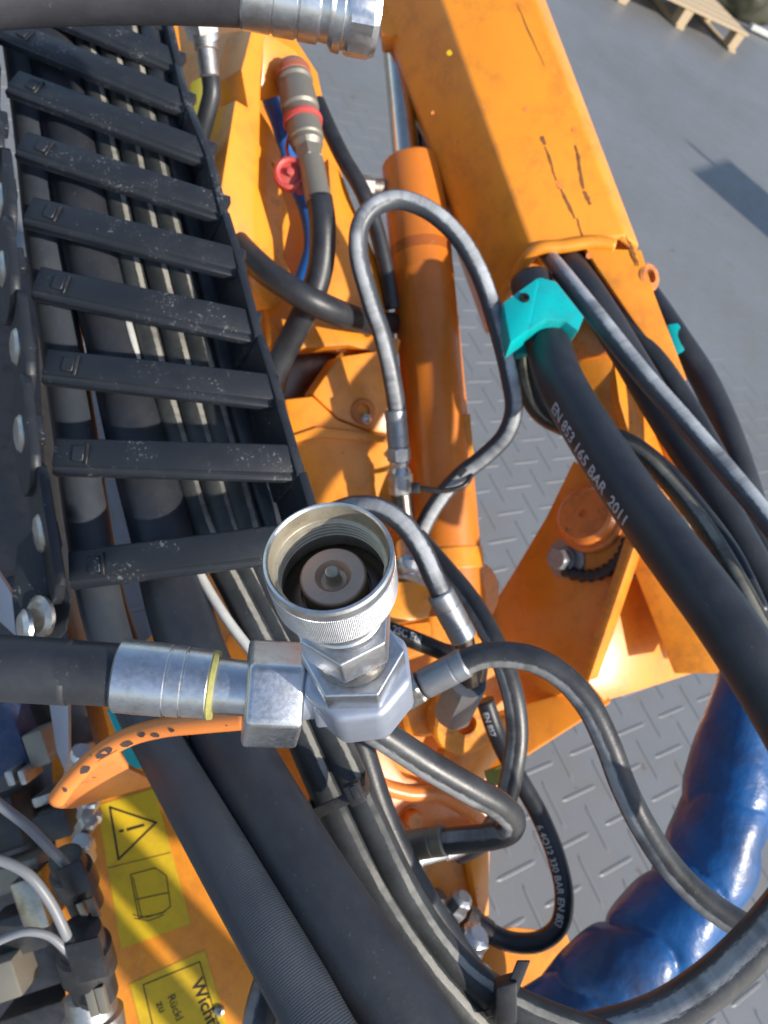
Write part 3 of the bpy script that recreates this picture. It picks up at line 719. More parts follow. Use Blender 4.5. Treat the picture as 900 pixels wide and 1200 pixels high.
# hoses in the carrier
g = 'hoses laid in the cable carrier'
TH = lambda l: [(x, y, d) for x, y, d in l]
hose('carrier_hose', 'thick black fabric-covered hose at the outer side of the carrier, running down past the stickers',
     [(8, -60, .80), (36, 130, .735), (56, 300, .68), (72, 400, .66), (90, 520, .63), (104, 620, .61), (122, 715, .59), (156, 810, .56), (198, 890, .52), (276, 1030, .46), (345, 1150, .425), (412, 1270, .40), (510, 1400, .41), (620, 1550, .43), (740, 1700, .45), (860, 1850, .47), (1000, 2020, .49)], 0.0178, HOSE_BRAID, group=g)  # unseen lower run is routed to shade the sticker panel
hose('carrier_hose', 'thickest smooth black hose in the carrier, running beside the fabric-covered one',
     [(36, -60, .80), (76, 130, .735), (108, 300, .68), (134, 400, .66), (162, 520, .63), (188, 620, .61), (212, 720, .585), (256, 840, .54), (326, 970, .49), (408, 1100, .45), (480, 1200, .43), (545, 1300, .42), (640, 1420, .435), (745, 1540, .45), (870, 1680, .47), (1010, 1840, .49)], 0.0246, HOSE_BIG, group=g)  # unseen lower run is steered to cast shade on the stickers
hose('carrier_cable', 'thin pale cable between the thick and thin hoses in the carrier',
     [(48, -60, .79), (92, 130, .725), (126, 300, .67), (155, 400, .645), (172, 480, .63), (193, 575, .612), (222, 650, .595), (262, 720, .58), (306, 780, .57), (352, 860, .56), (396, 960, .545)], 0.0040, CABLE_WHITE, 'cable', seg=10)
hose('carrier_hose', 'black rubber hose with a pale line along one side, left one through the cable tie',
     [(78, -60, .80), (118, 130, .735), (152, 300, .68), (184, 430, .65), (210, 520, .635), (240, 620, .62), (280, 700, .60), (320, 780, .58), (352, 860, .555), (392, 950, .53), (440, 1045, .51), (496, 1130, .495), (556, 1200, .49), (640, 1290, .49), (740, 1390, .49), (860, 1500, .49)], 0.0118, HOSE_CHAIN, group=g)  # run below the view extended for its shadow on the panel
o5, path5 = hose('carrier_hose', 'black rubber hose with a pale line along one side, right one through the cable tie',
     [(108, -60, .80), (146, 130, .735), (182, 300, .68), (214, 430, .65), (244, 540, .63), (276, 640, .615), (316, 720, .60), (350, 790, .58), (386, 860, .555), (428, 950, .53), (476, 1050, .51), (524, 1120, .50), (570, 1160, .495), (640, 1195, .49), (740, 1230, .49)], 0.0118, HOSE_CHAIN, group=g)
hose('carrier_hose', 'black hose with a pale line passing behind the steel coupling',
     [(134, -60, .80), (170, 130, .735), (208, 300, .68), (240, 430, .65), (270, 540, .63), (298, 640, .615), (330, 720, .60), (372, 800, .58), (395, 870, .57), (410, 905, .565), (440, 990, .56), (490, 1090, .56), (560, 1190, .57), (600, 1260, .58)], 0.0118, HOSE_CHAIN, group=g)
hose('carrier_hose', 'black hose nearest the inner side wall of the cable carrier',
     [(160, -60, .80), (196, 130, .735), (236, 300, .69), (268, 430, .655), (298, 540, .635), (322, 620, .625), (352, 700, .62), (392, 790, .61), (420, 870, .61), (450, 960, .61), (500, 1060, .61), (560, 1150, .61)], 0.0118, HOSE, group=g)

# cable tie round the two hoses
tie = thing('cable_tie', 'black plastic cable tie round two pale-lined hoses below the coupling', 'cable tie', P(396, 935, .54))
tA, tB = P(362, 957, .512), P(428, 926, .512); tdir = (tB - tA).normalized(); tu, tn, tbv = frame_of(tdir, -FW)
link('band', box_mesh(tA.lerp(tB, .5), tdir, tbv, tn, (tB - tA).length, 0.0075, 0.0022, 0.0006), BLACKP, tie)
link('band_side', box_mesh(tB + FW * 0.014, tdir, tbv, tn, 0.0022, 0.0075, 0.03, 0.0006), BLACKP, tie)
link('band_side', box_mesh(tA + FW * 0.014, tdir, tbv, tn, 0.0022, 0.0075, 0.03, 0.0006), BLACKP, tie)
link('head', box_mesh(P(416, 929, .508), tdir, tbv, tn, 0.0115, 0.0145, 0.008, 0.0012), BLACKP, tie)
link('head_slot', box_mesh(P(416, 929, .5036), tdir, tbv, tn, 0.004, 0.009, 0.001, 0.0002), BLACKP, tie)
tie = thing('cable_tie', 'black cable tie with upright tail at the bottom of the pale-lined hoses', 'cable tie', P(590, 1175, .49))
q = P(594, 1176, .478); u_, n_, b_ = frame_of(path5.at(path5.s[-1] * 0.87)[1], -FW)
link('band', ring_mesh(P(584, 1168, .495) - u_ * 0.005, u_, 0.0145, 0.0125, 0.010, 28), BLACKP, tie)
link('head', box_mesh(P(592, 1172, .478), RT + UP * 0.3, UP, -FW, 0.014, 0.026, 0.012, 0.0015), BLACKP, tie)
link('tail', box_mesh(P(604, 1150, .476), RT * 0.4 + UP, RT, -FW, 0.028, 0.008, 0.002, 0.0004), BLACKP, tie)

# ------------------------------------------------------------------ screw coupling on its elbow (the subject)
cp = thing('screw_coupling', 'open knurled steel screw coupling socket on a grey forged elbow, oily inside', 'coupling', P(420, 830, .41))
T0 = P(384, 650, .288); E0 = P(428, 826, .415)
ax = (E0 - T0).normalized(); AL = (E0 - T0).length
RO = 0.0256
socket = link('socket_sleeve', lathe_mesh(T0, ax, [(0.0012, 0.0233), (0.0, 0.0240), (0.0004, 0.0250), (0.0018, RO), (0.0058, RO), (0.0062, RO - 0.0006)], 96, cap=False), STEEL, cp)
link('knurled_band', lathe_mesh(T0, ax, [(0.0060, RO - 0.0004), (0.0064, RO + 0.0001), (0.024, RO + 0.0001), (0.0246, RO - 0.0006)], 128, cap=False), KNURL, cp)
link('collar', lathe_mesh(T0, ax, [(0.0244, RO - 0.0007), (0.0275, RO - 0.0012), (0.029, RO - 0.0040), (0.0325, 0.0198), (0.0360, 0.0196), (0.0368, 0.0184), (0.042, 0.0184), (0.0428, 0.0192), (0.0465, 0.0192), (0.0475, 0.0170), (0.060, 0.0165)], 72, cap=False), STEEL, cp)
# threaded inside wall
pr = [(0.0010, 0.0233), (0.0084, 0.0226)]
for k in range(5): pr += [(0.0088 + 0.0021 * k, 0.0224), (0.0096 + 0.0021 * k, 0.0210), (0.0101 + 0.0021 * k, 0.0210)]
pr += [(0.0193, 0.0222), (0.030, 0.0222), (0.030, 0.0)]
link('inner_thread', lathe_mesh(T0, ax, pr, 96, cap=False), BORE, cp)
link('seal_floor', lathe_mesh(T0, ax, [(0.027, 0.0221), (0.0262, 0.019), (0.0262, 0.0146), (0.0275, 0.0144)], 64, cap=False), STEEL_DARK, cp)
link('poppet_ring', lathe_mesh(T0, ax, [(0.029, 0.0136), (0.0170, 0.0136), (0.0162, 0.0132), (0.0158, 0.0126), (0.0158, 0.0074), (0.0164, 0.0069), (0.0190, 0.0052), (0.0200, 0.0)], 64, cap=False), metal('poppet_face', (0.60, 0.43, 0.32), 0.42, 0.2, stain=(0.40, 0.27, 0.18), metallic=0.55), cp)
link('poppet_pin', lathe_mesh(T0, ax, [(0.0202, 0.0038), (0.0185, 0.0030), (0.0130, 0.0029), (0.0124, 0.0027), (0.0121, 0.0022), (0.0121, 0.0)], 32), BORE, cp)
# blobs of grease clinging to the wall
gm = bmesh.new(); aa, an, ab = frame_of(ax, UP)
rnd = random.Random(3)
for k in range(46):
    th = math.radians(rnd.gauss(128, 13)); h = 0.016 + abs(rnd.gauss(0.004, 0.004)); r_ = 0.0210
    c = T0 + ax * min(h, 0.0262) + (an * math.cos(th) + ab * math.sin(th)) * (r_ - rnd.uniform(0, 0.003))
    mtx = Matrix.Translation(c) @ Matrix.Scale(rnd.uniform(0.0003, 0.0009), 4)
    bmesh.ops.create_icosphere(gm, subdivisions=1, radius=1, matrix=mtx)
link('grease_crumbs', bm_mesh(gm), plain('dry_grease', (0.30, 0.24, 0.10), 0.6), cp, kind='stuff')
# hexagon and lock ring
link('hexagon', hexprism(T0, ax, 0.054, 0.074, 0.0218, 0.15, 0.0012), STEEL, cp)
link('thread_ring', lathe_mesh(T0, ax, [(0.0738, 0.0165), (0.0745, 0.0182), (0.086, 0.0182), (0.0865, 0.0160), (0.092, 0.0160)], 48), STEEL_OIL, cp)
link('hexagon_lower', hexprism(T0, ax, 0.0875, 0.1045, 0.0252, 0.62, 0.0014), STEEL, cp)
# forged elbow
EC = T0 + ax * 0.124
nutA, nutB = P(352, 814, .392), P(281, 811, .386)
el = EC.lerp(nutA, 0.15)
link('elbow_body', hexprism(T0, ax, 0.1040, 0.1400, 0.0288, 0.40, 0.0045, 8), STEEL_SAT, cp)
dE = (nutB - EC).normalized(); LE = (nutA - EC).length
link('elbow_arm', hexprism(EC, dE, 0.0, LE * 0.74, 0.0215, 0.35, 0.003, 8), STEEL_SAT, cp)
link('elbow_spigot', lathe_mesh(EC, dE, [(LE * 0.70, 0.0165), (LE * 1.15, 0.0165)], 40), STEEL_SAT, cp)
# swivel nut, ferrule and hose to the left
lh = thing('coupling_hose', 'black hydraulic hose with pressed steel ferrule and hexagon nut screwed to the coupling elbow', 'hose', P(140, 790, .39))
nn_ = link('swivel_nut', hexprism(nutA, nutB - nutA, 0.0, 0.0285, 0.0276, math.radians(41), 0.0032), STEEL, lh)
fa, fb = (283, 806, .386), (138, 791, .380)
FA, FB = PT(fa), PT(fb); FLn = (FB - FA).length
link('hose_tail', lathe_mesh(FA, FB - FA, [(-0.004, 0.0138), (FLn * 0.2, 0.0142), (FLn * 0.26, 0.0142)], 48), STEEL, lh)
link('yellow_ring', lathe_mesh(FA + (FB - FA) * 0.205, FB - FA, [(0, 0.0142), (0, 0.0172), (0.0022, 0.0176), (0.003, 0.0172), (0.003, 0.0142)], 48), plain('yellow_mark', (0.42, 0.39, 0.12), 0.5), lh)
f0 = FLn * 0.245
link('ferrule', lathe_mesh(FA, FB - FA, [(f0, 0.014), (f0, 0.0168), (f0 + 0.001, 0.0174), (f0 + 0.012, 0.0176), (f0 + 0.0125, 0.0172), (f0 + 0.0132, 0.0172), (f0 + 0.0137, 0.0178), (f0 + 0.020, 0.0180), (f0 + 0.0205, 0.0176), (f0 + 0.0212, 0.0176), (f0 + 0.0217, 0.0182), (f0 + 0.036, 0.0184), (FLn - 0.001, 0.0184), (FLn, 0.0172), (FLn, 0.014)], 72), STEEL, lh)
hp = Path([PT(p) for p in ((190, 796, .382), (138, 791, .380), (60, 786, .376), (-20, 782, .372), (-120, 780, .368))], 8)
link('hose_cover', tube_mesh(hp, 0.0158, 32), HOSE, lh)
hp2 = Path([PT(p) for p in ((84, 788, .378), (20, 784, .374), (-60, 781, .370), (-120, 780, .368))], 8)
link('spiral_wrap', tube_mesh(hp2, 0.0164, 32, bulge=lambda s, a: 1 + 0.006 * math.sin(a + 1)), HOSE_BIG, lh)

# ------------------------------------------------------------------ upper hose with bright fitting
uh = thing('upper_hose', 'thick dark grey hose with shiny ribbed steel fitting crossing above the carrier', 'hose', P(285, 0, .47))
hp = Path([PT(p) for p in ((300, -10, .47), (200, -14, .47), (100, -14, .465), (0, -10, .455), (-120, 0, .44))], 8)
link('hose_cover', tube_mesh(hp, 0.0198, 32), rubber('grey_rubber', (0.030, 0.030, 0.037), 0.5, 0.2), uh)
UA, UB = P(284, -12, .47), P(446, 20, .485); UL = (UB - UA).length
link('ferrule', lathe_mesh(UA, UB - UA, [(0, 0.016), (0, 0.0205), (0.0015, 0.0215), (0.018, 0.0215), (0.0185, 0.0205), (0.020, 0.0205), (0.0205, 0.0218), (0.034, 0.0218), (0.0345, 0.0205), (0.036, 0.0205), (0.0365, 0.022), (0.048, 0.022), (0.050, 0.019)], 56), STEEL, uh)
link('collar', lathe_mesh(UA + (UB - UA).normalized() * 0.049, UB - UA, [(0, 0.016), (0, 0.020), (0.006, 0.0205), (0.009, 0.0245), (0.014, 0.0250), (0.015, 0.0225), (0.017, 0.0225), (0.018, 0.018)], 56), STEEL, uh)
link('nut', lathe_mesh(UA + (UB - UA).normalized() * 0.066, UB - UA, [(0, 0.018), (0, 0.024), (0.002, 0.0262, 8), (0.016, 0.0262, 8), (0.020, 0.023), (0.021, 0.012), (0.021, 0)], 56), STEEL, uh)

# small fitting and hose below it
sh = thing('small_hose', 'short thin black hose hanging from a steel fitting beside the carrier top', 'hose', P(240, 150, .80))
link('nut', lathe_px((234, 14, .78), (240, 46, .80), [(0, .012), (.1, .020, 6), (.6, .020, 6), (.62, .017), (.9, .0175), (1, .012)], seg=36), STEEL, sh)
link('ferrule', lathe_px((240, 44, .80), (246, 92, .81), [(0, .009), (.05, .0125), (.3, .0125), (.33, .0105), (.95, .0105), (1, .008)], seg=32), STEEL_DULL, sh)
p_ = Path([PT(p) for p in ((246, 86, .81), (248, 108, .815), (242, 135, .825), (234, 165, .84), (222, 210, .86))], 8)
link('hose_cover', tube_mesh(p_, .0098, 18), HOSE, sh)
link('sleeve', prism_mesh([P(x, y, .86) for x, y in ((222, 96), (238, 88), (240, 118), (230, 150), (222, 140))], FW * .02, .003), OLIVE, sh)

# ------------------------------------------------------------------ quick coupler line
qc = thing('quick_coupler_hose', 'brown-grey quick coupler with red rings on a black hose behind the carrier', 'hose', P(345, 420, .9))
QA, QB = P(343, 84, .90), P(374, 238, .86); QL = (QB - QA).length
link('plug', lathe_mesh(QA, QB - QA, [(-.006, .012), (-.006, .018), (0, .020), (.012, .0205), (.016, .022), (.02, .020), (.03, .0215), (.055, .0225), (.058, .0195), (.070, .0195)], 48), STEEL_GREEN, qc)
link('red_ring', lathe_mesh(QA, QB - QA, [(.0005, .020), (.0005, .0212), (.010, .0216), (.011, .020)], 48), plastic('faded_red', (.34, .10, .055), .5, .4, 40, (.2, .12, .08)), qc)
link('red_ring', lathe_mesh(QA, QB - QA, [(.068, .019), (.068, .0225), (.072, .0235), (.076, .0225), (.076, .018)], 48), RED, qc)
link('sleeve', lathe_mesh(QA, QB - QA, [(.074, .018), (.074, .0205), (.096, .0205), (.098, .0185), (.104, .0185), (.110, .0165, 6), (.125, .0165, 6), (.126, .015), (QL, .015), (QL, .012)], 48), STEEL_GREEN, qc)
p_ = Path([PT(p) for p in ((374, 232, .86), (378, 262, .86), (376, 310, .87), (364, 352, .88), (346, 388, .90), (326, 428, .92), (310, 470, .94))], 8)
link('hose_cover', tube_mesh(p_, .0152, 24), HOSE, qc)
cap = thing('dust_cap', 'small red plastic dust cap hanging beside the quick coupler', 'cap', P(338, 205, .88))
RC = P(339, 204, .87)
link('cap_body', lathe_mesh(RC + FW * .008, -FW + RT * .15, [(0, .018), (.003, .0195), (.012, .0190), (.014, .016), (.012, .013), (.008, .012), (.010, .005), (.016, .004), (.017, 0)], 36), RED, cap)
link('strap', tube_mesh(Path([PT(p) for p in ((340, 190, .87), (336, 172, .885), (344, 150, .89), (356, 150, .885))], 8), .0022, 10), RED, cap)
link('pull_tab', prism_mesh([P(x, y, .868) for x, y in ((346, 212), (358, 214), (361, 224), (348, 227))], FW * .006, .001), RED, cap)
hose('blue_tube', 'smooth blue plastic tube running behind the quick coupler', [(306, 70, .97), (318, 118, .95), (330, 150, .94), (342, 200, .95), (362, 250, .95), (366, 290, .95), (356, 325, .96), (340, 370, .98)], .0115, BLUE, 'tube')
hose('crossing_hose', 'black hose crossing behind the carrier to the foot of the cylinder', [(250, 250, .90), (284, 292, .86), (320, 325, .84), (360, 350, .84), (405, 370, .88), (440, 379, .97), (475, 376, 1.07), (505, 366, 1.13)], .0150, HOSE)
hose('port_hose', 'black hose curving from the cylinder port down behind the silver loop', [(372, 120, 1.0), (385, 150, .99), (402, 185, .98), (425, 225, .97), (440, 265, .98), (452, 315, .99), (460, 362, 1.0)], .0105, HOSE)

# silver loop hose with its fittings
lo, lpath = hose('loop_hose', 'thin hose streaked silver, looping high beside the orange cylinder', [(467, 500, .90), (464, 470, .89), (450, 400, .87), (432, 345, .855), (420, 295, .845), (423, 262, .84), (438, 243, .84), (465, 234, .845), (500, 245, .85), (535, 275, .855), (562, 320, .86), (582, 380, .865), (597, 440, .87), (602, 480, .88), (592, 510, .89), (568, 535, .90), (540, 557, .91), (515, 585, .92), (495, 620, .93), (484, 660, .94)], .0108, HOSE_GREY, single=False, per=10)
crimp(lo, (463, 480, .892), (467, 524, .902), .0130, FERRULE)
hexnut(lo, (467, 524, .902), (468, 540, .906), .0150, STEEL_DULL)
link('joint', lathe_px((468, 538, .905), (469, 556, .91), [(0, .010), (.2, .0125), (.5, .0105), (.8, .013), (1, .010)], seg=32), STEEL, lo)
hexnut(lo, (469, 554, .91), (470, 580, .915), .0150, STEEL_DULL, .5)
link('stem', lathe_px((470, 578, .915), (478, 650, .93), [(0, .0135), (.4, .0135), (.42, .010), (1, .010)], seg=28), STEEL_DARK, lo)
bn_ = thing('banjo_bolt', 'shiny domed steel bolt above the orange shelf beside the coupling', 'bolt', P(478, 680, .85))
link('head', lathe_px((480, 688, .82), (476, 640, .88), [(0, .018), (.1, .0195, 6), (.35, .0195, 6), (.42, .016), (.6, .0125), (.7, .012), (1, .012)], seg=42), STEEL, bn_)
link('dome', lathe_px((478, 662, .82), (480, 672, .81), [(0, .015), (.5, .0135), (.9, .007), (1, 0)], seg=30), STEEL, bn_)
tie = thing('cable_tie', 'thin black cable tie holding the silver loop hose across the cylinder', 'cable tie', P(510, 572, .9))
link('band', tube_mesh(Path([PT(p) for p in ((484, 571, .90), (500, 573, .895), (522, 575, .893), (545, 568, .895), (553, 556, .90))], 6), .0032, 8), BLACKP, tie)
link('head', box_mesh(P(487, 572, .892), RT, UP, FW, .010, .013, .009, .001), BLACKP, tie)
link('tail', box_mesh(P(541, 553, .892), RT + UP, RT - UP, FW, .012, .008, .008, .001), BLACKP, tie)

# ------------------------------------------------------------------ hoses in the middle
eh, ep = hose('arched_hose', 'blue-grey streaked hose arching from behind the coupling rim down to a ferrule', [(340, 700, .98), (352, 650, .88), (372, 615, .76), (395, 599, .70), (418, 593, .68), (445, 596, .67), (472, 614, .665), (494, 645, .665), (510, 680, .665), (522, 704, .668)], .0098, HOSE_GREY, single=False)
crimp(eh, (515, 694, .667), (544, 748, .675), .0125, FERRULE)
link('tail', lathe_px((543, 745, .675), (552, 800, .70), [(0, .009), (.2, .0095), (.22, .0085), (1, .0085)], seg=28), STEEL_DARK, eh)
hexnut(eh, (548, 798, .70), (530, 836, .74), .0205, FERRULE, .2)
link('elbow', lathe_px((556, 770, .70), (552, 812, .72), [(0, .012), (.2, .0135), (.8, .0135), (1, .012)], seg=28), STEEL_DARK, eh)
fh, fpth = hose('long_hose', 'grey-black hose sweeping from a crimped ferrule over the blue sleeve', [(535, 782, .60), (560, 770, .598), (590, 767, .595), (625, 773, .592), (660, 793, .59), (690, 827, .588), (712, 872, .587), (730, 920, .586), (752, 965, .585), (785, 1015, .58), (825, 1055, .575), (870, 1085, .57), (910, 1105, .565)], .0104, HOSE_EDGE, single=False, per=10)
crimp(fh, (546, 776, .599), (496, 802, .606), .0122, FERRULE, 1)
hexnut(fh, (494, 803, .606), (472, 816, .61), .0142, STEEL_DULL, .2)
link('adapter', lathe_px((474, 815, .61), (446, 830, .62), [(0, .010), (.3, .0125), (1, .0125)], seg=30), STEEL_OIL, fh)
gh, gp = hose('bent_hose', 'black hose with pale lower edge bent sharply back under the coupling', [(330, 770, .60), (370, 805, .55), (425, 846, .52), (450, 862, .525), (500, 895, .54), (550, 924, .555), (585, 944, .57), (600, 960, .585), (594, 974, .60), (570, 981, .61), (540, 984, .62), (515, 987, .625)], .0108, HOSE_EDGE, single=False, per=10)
link('adapter_pipe', tube_mesh(Path([PT(p) for p in ((452, 827, .618), (430, 832, .66), (428, 820, .76), (436, 800, .92), (440, 790, 1.08))], 8), .0105, 18), STEEL_DARK, fh)
crimp(gh, (522, 984, .622), (474, 992, .635), .0125, STEEL_GREEN, 1)
hexnut(gh, (474, 990, .635), (456, 994, .64), .0145, STEEL_DARK)
gq = thing('steel_pipe_fitting', 'bright steel pipe with collars beneath the sharply bent hose', 'fitting', P(490, 1010, .68))
link('pipe', lathe_px((462, 1014, .67), (545, 990, .69), [(0, .006), (.02, .009), (.35, .009), (.36, .0075), (.7, .0075), (.71, .009), (.95, .008), (1, .005)], seg=28), STEEL, gq)
link('stem', lathe_px((478, 1012, .675), (500, 1065, .70), [(0, .009, 6), (.25, .0105, 6), (.26, .008), (.6, .008), (.62, .0105, 6), (1, .0105, 6)], seg=36), STEEL_DULL, gq)
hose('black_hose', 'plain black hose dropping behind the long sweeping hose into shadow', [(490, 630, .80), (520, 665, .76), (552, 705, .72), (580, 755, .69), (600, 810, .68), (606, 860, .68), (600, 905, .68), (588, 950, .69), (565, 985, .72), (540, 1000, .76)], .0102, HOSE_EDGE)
ih, ip = hose('printed_hose', 'thin black hose with white print looping low over the floor', [(568, 820, .84), (582, 860, .84), (604, 905, .83), (632, 955, .82), (652, 1005, .81), (661, 1050, .80), (655, 1085, .795), (632, 1103, .79), (600, 1104, .785), (575, 1094, .78), (552, 1080, .78)], .0102, HOSE, single=False, per=10)
link('end_fitting', lathe_px((575, 1094, .78), (545, 1075, .78), [(0, .011), (.1, .012), (.6, .012), (.62, .014, 6), (1, .014, 6)], seg=36), STEEL_DARK, ih)
bh2 = thing('printed_strap', 'short black hose with pale print reaching from the coupling to the ferrule', 'hose', P(470, 745, .7))
p2 = Path([PT(p) for p in ((448, 736, .70), (475, 746, .71), (500, 756, .72), (525, 765, .74), (545, 762, .77))], 8)
link('hose_cover', tube_mesh(p2, .0088, 16), BLACKP, bh2)
text_on_tube('lettering', '2SC EN', .010, p2, .0088, 0.006, -0.5, PRINT_W, bh2)
text_on_tube('lettering', '6 4Q12 330 BAR EN 853', .0105, ip, .0102, ip.s[-1] * .40, 0.55, PRINT_W, ih)
text_on_tube('lettering', 'EN 857', .0095, ip, .0102, ip.s[-1] * .03, 0.45, PRINT_W, ih)

# valve fittings at the bottom
vf = thing('valve_fitting', 'steel screw fittings and hexagon plugs on the orange stand plate', 'fitting', P(540, 1100, .74))
vx = (RT * .45 + UP * .75 - FW * .35)
for (x, y, d, s, mt) in ((536, 1060, .76, .8, FERRULE), (508, 1058, .75, .7, STEEL_DARK), (552, 1104, .72, 1.0, STEEL), (520, 1090, .73, .9, STEEL_DARK), (560, 1150, .68, .9, STEEL_DULL), (480, 1040, .75, .9, STEEL)):
    link('plug', lathe_mesh(P(x, y, d) - vx.normalized() * .05, vx, [(0, .013 * s), (.03, .013 * s), (.031, .016 * s), (.036, .016 * s), (.037, .0135 * s), (.041, .0135 * s), (.042, .0165 * s), (.046, .0165 * s), (.047, .015 * s, 6), (.060, .015 * s, 6), (.062, .012 * s), (.064, .008 * s), (.064, 0)], 42, rot=x), mt, vf)
link('body', box_mesh(P(520, 1100, .81), vx, RT, FW, .05, .07, .05, .004), ORANGE_CYL, vf)

# ------------------------------------------------------------------ hoses leaving the boom
KH, kp = hose('boom_hose', 'thickest black hose with white print leaving the teal clamp below the boom', [(622, 330, .93), (637, 385, .895), (656, 445, .84), (696, 515, .78), (746, 590, .73), (798, 660, .68), (850, 730, .645), (904, 812, .62), (950, 890, .60)], 0.0258, HOSE_BIG, single=False, seg=32, per=12)
text_on_tube('lettering', 'EN 853 165 BAR  2011', .0172, kp, .0258, kp.s[-1] * .155 + .115, 1.12, PRINT_W, KH, flip=1, bold=.0003)
hose('boom_hose', 'grey streaked thin hose stretched from the boom mouth over the black ones', [(620, 266, 1.03), (641, 299, .965), (663, 326, .91), (700, 372, .865), (750, 435, .83), (800, 492, .80), (850, 550, .77), (900, 610, .74), (960, 690, .71)], .0112, HOSE_GREY)
hose('boom_hose', 'plain black hose beside the grey streaked one leaving the boom mouth', [(636, 268, 1.04), (662, 304, .975), (692, 346, .93), (735, 415, .91), (780, 490, .88), (825, 560, .85), (870, 640, .82), (920, 730, .79)], .0195, HOSE_BIG)
hose('boom_hose', 'black hose hugging the tail plate of the boom', [(650, 272, 1.05), (680, 310, .99), (714, 352, .965), (756, 405, .95), (800, 470, .93), (850, 560, .89), (910, 680, .85)], .0150, HOSE)
hose('boom_hose', 'thin oily hose bowed out to the left of the thickest hose', [(612, 335, .95), (610, 400, .94), (614, 450, .93), (632, 484, .92), (665, 502, .90), (705, 512, .88), (750, 532, .85), (790, 572, .82), (830, 625, .78), (868, 690, .74), (905, 760, .71)], .0108, rubber('oily_rubber', (.035, .033, .026), .3, .35, stripe=[(.5, .07)], dustcol=(.2, .17, .09), stripecol=(.45, .42, .32)))
hose('boom_hose', 'thin black hose running over the oily one toward the knuckle', [(625, 340, .95), (622, 420, .935), (640, 480, .915), (680, 506, .89), (728, 515, .87), (775, 548, .84), (820, 600, .80), (856, 650, .77), (890, 720, .74)], .0110, HOSE)
hose('boom_hose', 'black hose from the small teal clamp beyond the boom', [(738, 318, 1.08), (770, 362, 1.03), (797, 402, 1.0), (822, 440, .99), (846, 490, .97), (868, 550, .95), (890, 620, .93), (920, 700, .9)], .0175, HOSE_BIG)

# teal clamps
tc_ = thing('hose_clamp', 'teal plastic block clamp holding the thickest hose at the boom mouth', 'clamp', P(635, 365, .88))
kpl = Plane((590, 360, .875), (680, 360, .885), (630, 330, .90))
ta = Plane((590, 352, .848), (632, 324, .868), (618, 386, .832))
tb2 = Plane((632, 324, .868), (684, 372, .856), (618, 386, .832))
uh_ = link('upper_half', plate_mesh(ta, [(589, 354), (631, 324), (633, 330), (620, 386), (598, 402), (594, 380)], .03, .003), TEAL, tc_)
link('saddle', plate_mesh(tb2, [(631, 324), (652, 329), (685, 371), (678, 388), (662, 376), (640, 374), (619, 387)], .03, .003), TEAL, tc_)
link('lower_half', prism_mesh([P(*t) for t in ((590, 358, .90), (680, 380, .90), (668, 402, .89), (600, 418, .89))], FW * .03, .003), TEAL, tc_)
link('clamp_screw', lathe_mesh(ta.p(614, 350, .001), ta.n, [(-.006, .006), (.002, .006), (.002, .003), (0, .0028), (0, 0)], 24), STEEL_DARK, tc_)
tc2 = thing('hose_clamp', 'small teal clamp on the far side of the boom tail plate', 'clamp', P(795, 398, 1.0))
link('clamp_half', prism_mesh([P(*t) for t in ((782, 380, .99), (795, 378, .99), (806, 396, .985), (804, 410, .98), (793, 416, .98), (786, 400, .985))], FW * .04, .003), TEAL, tc2)
tc3 = thing('hose_clamp', 'teal clamp plate half hidden behind the orange guard bar', 'clamp', P(150, 870, .62))
link('clamp_half', prism_mesh([P(*t) for t in ((124, 832, .62), (146, 828, .62), (160, 850, .615), (186, 888, .60), (152, 908, .60), (138, 868, .61))], FW * .03, .002), TEAL, tc3)

# ------------------------------------------------------------------ blue sleeve and big lower hose
def rum(s, a):
    ca, sa = math.cos(a), math.sin(a)
    n1 = mnoise.noise(Vector((ca * .6, sa * .6, s * 5.0)))
    n2 = mnoise.noise(Vector((ca * .9 + 5, sa * .9, s * 11.0)))
    k = min(1, max(0, (s - .16) * 2.4))
    f = abs(math.sin(s * 21 + 1.3 * n2 + .35 * ca + .2 * math.sin(2 * a))) ** .55
    v = .93 + .09 * n1 + .05 * n2 + (.03 + .17 * k) * (f - .55)
    return v * (.60 + .40 * min(1.0, s / .26))
bp = Path([PT(p) for p in ((880, 770, .80), (874, 815, .80), (862, 880, .79), (848, 950, .78), (826, 1020, .765), (788, 1080, .75), (736, 1130, .74), (682, 1180, .735), (620, 1230, .73), (550, 1280, .73))], 22)
bs2 = tag(link('blue_sleeve', tube_mesh(bp, .0475, 64, rum), BLUE_SLEEVE), 'crumpled blue vinyl protective sleeve bulging round a hose above the floor', 'sleeve')
smooth_mesh(bs2.data, 80)
hose('sleeved_hose', 'dark hose end entering the top of the blue sleeve', [(880, 730, .79), (876, 765, .80), (870, 810, .80), (862, 850, .795)], .020, HOSE)
hose('lower_hose', 'thick black hose curving across the bottom right corner in front of the blue sleeve', [(960, 1010, .50), (915, 1070, .50), (880, 1110, .50), (830, 1155, .50), (770, 1192, .50), (690, 1215, .50), (600, 1225, .51), (500, 1225, .54), (400, 1215, .60), (330, 1180, .70)], .0142, HOSE_EDGE)

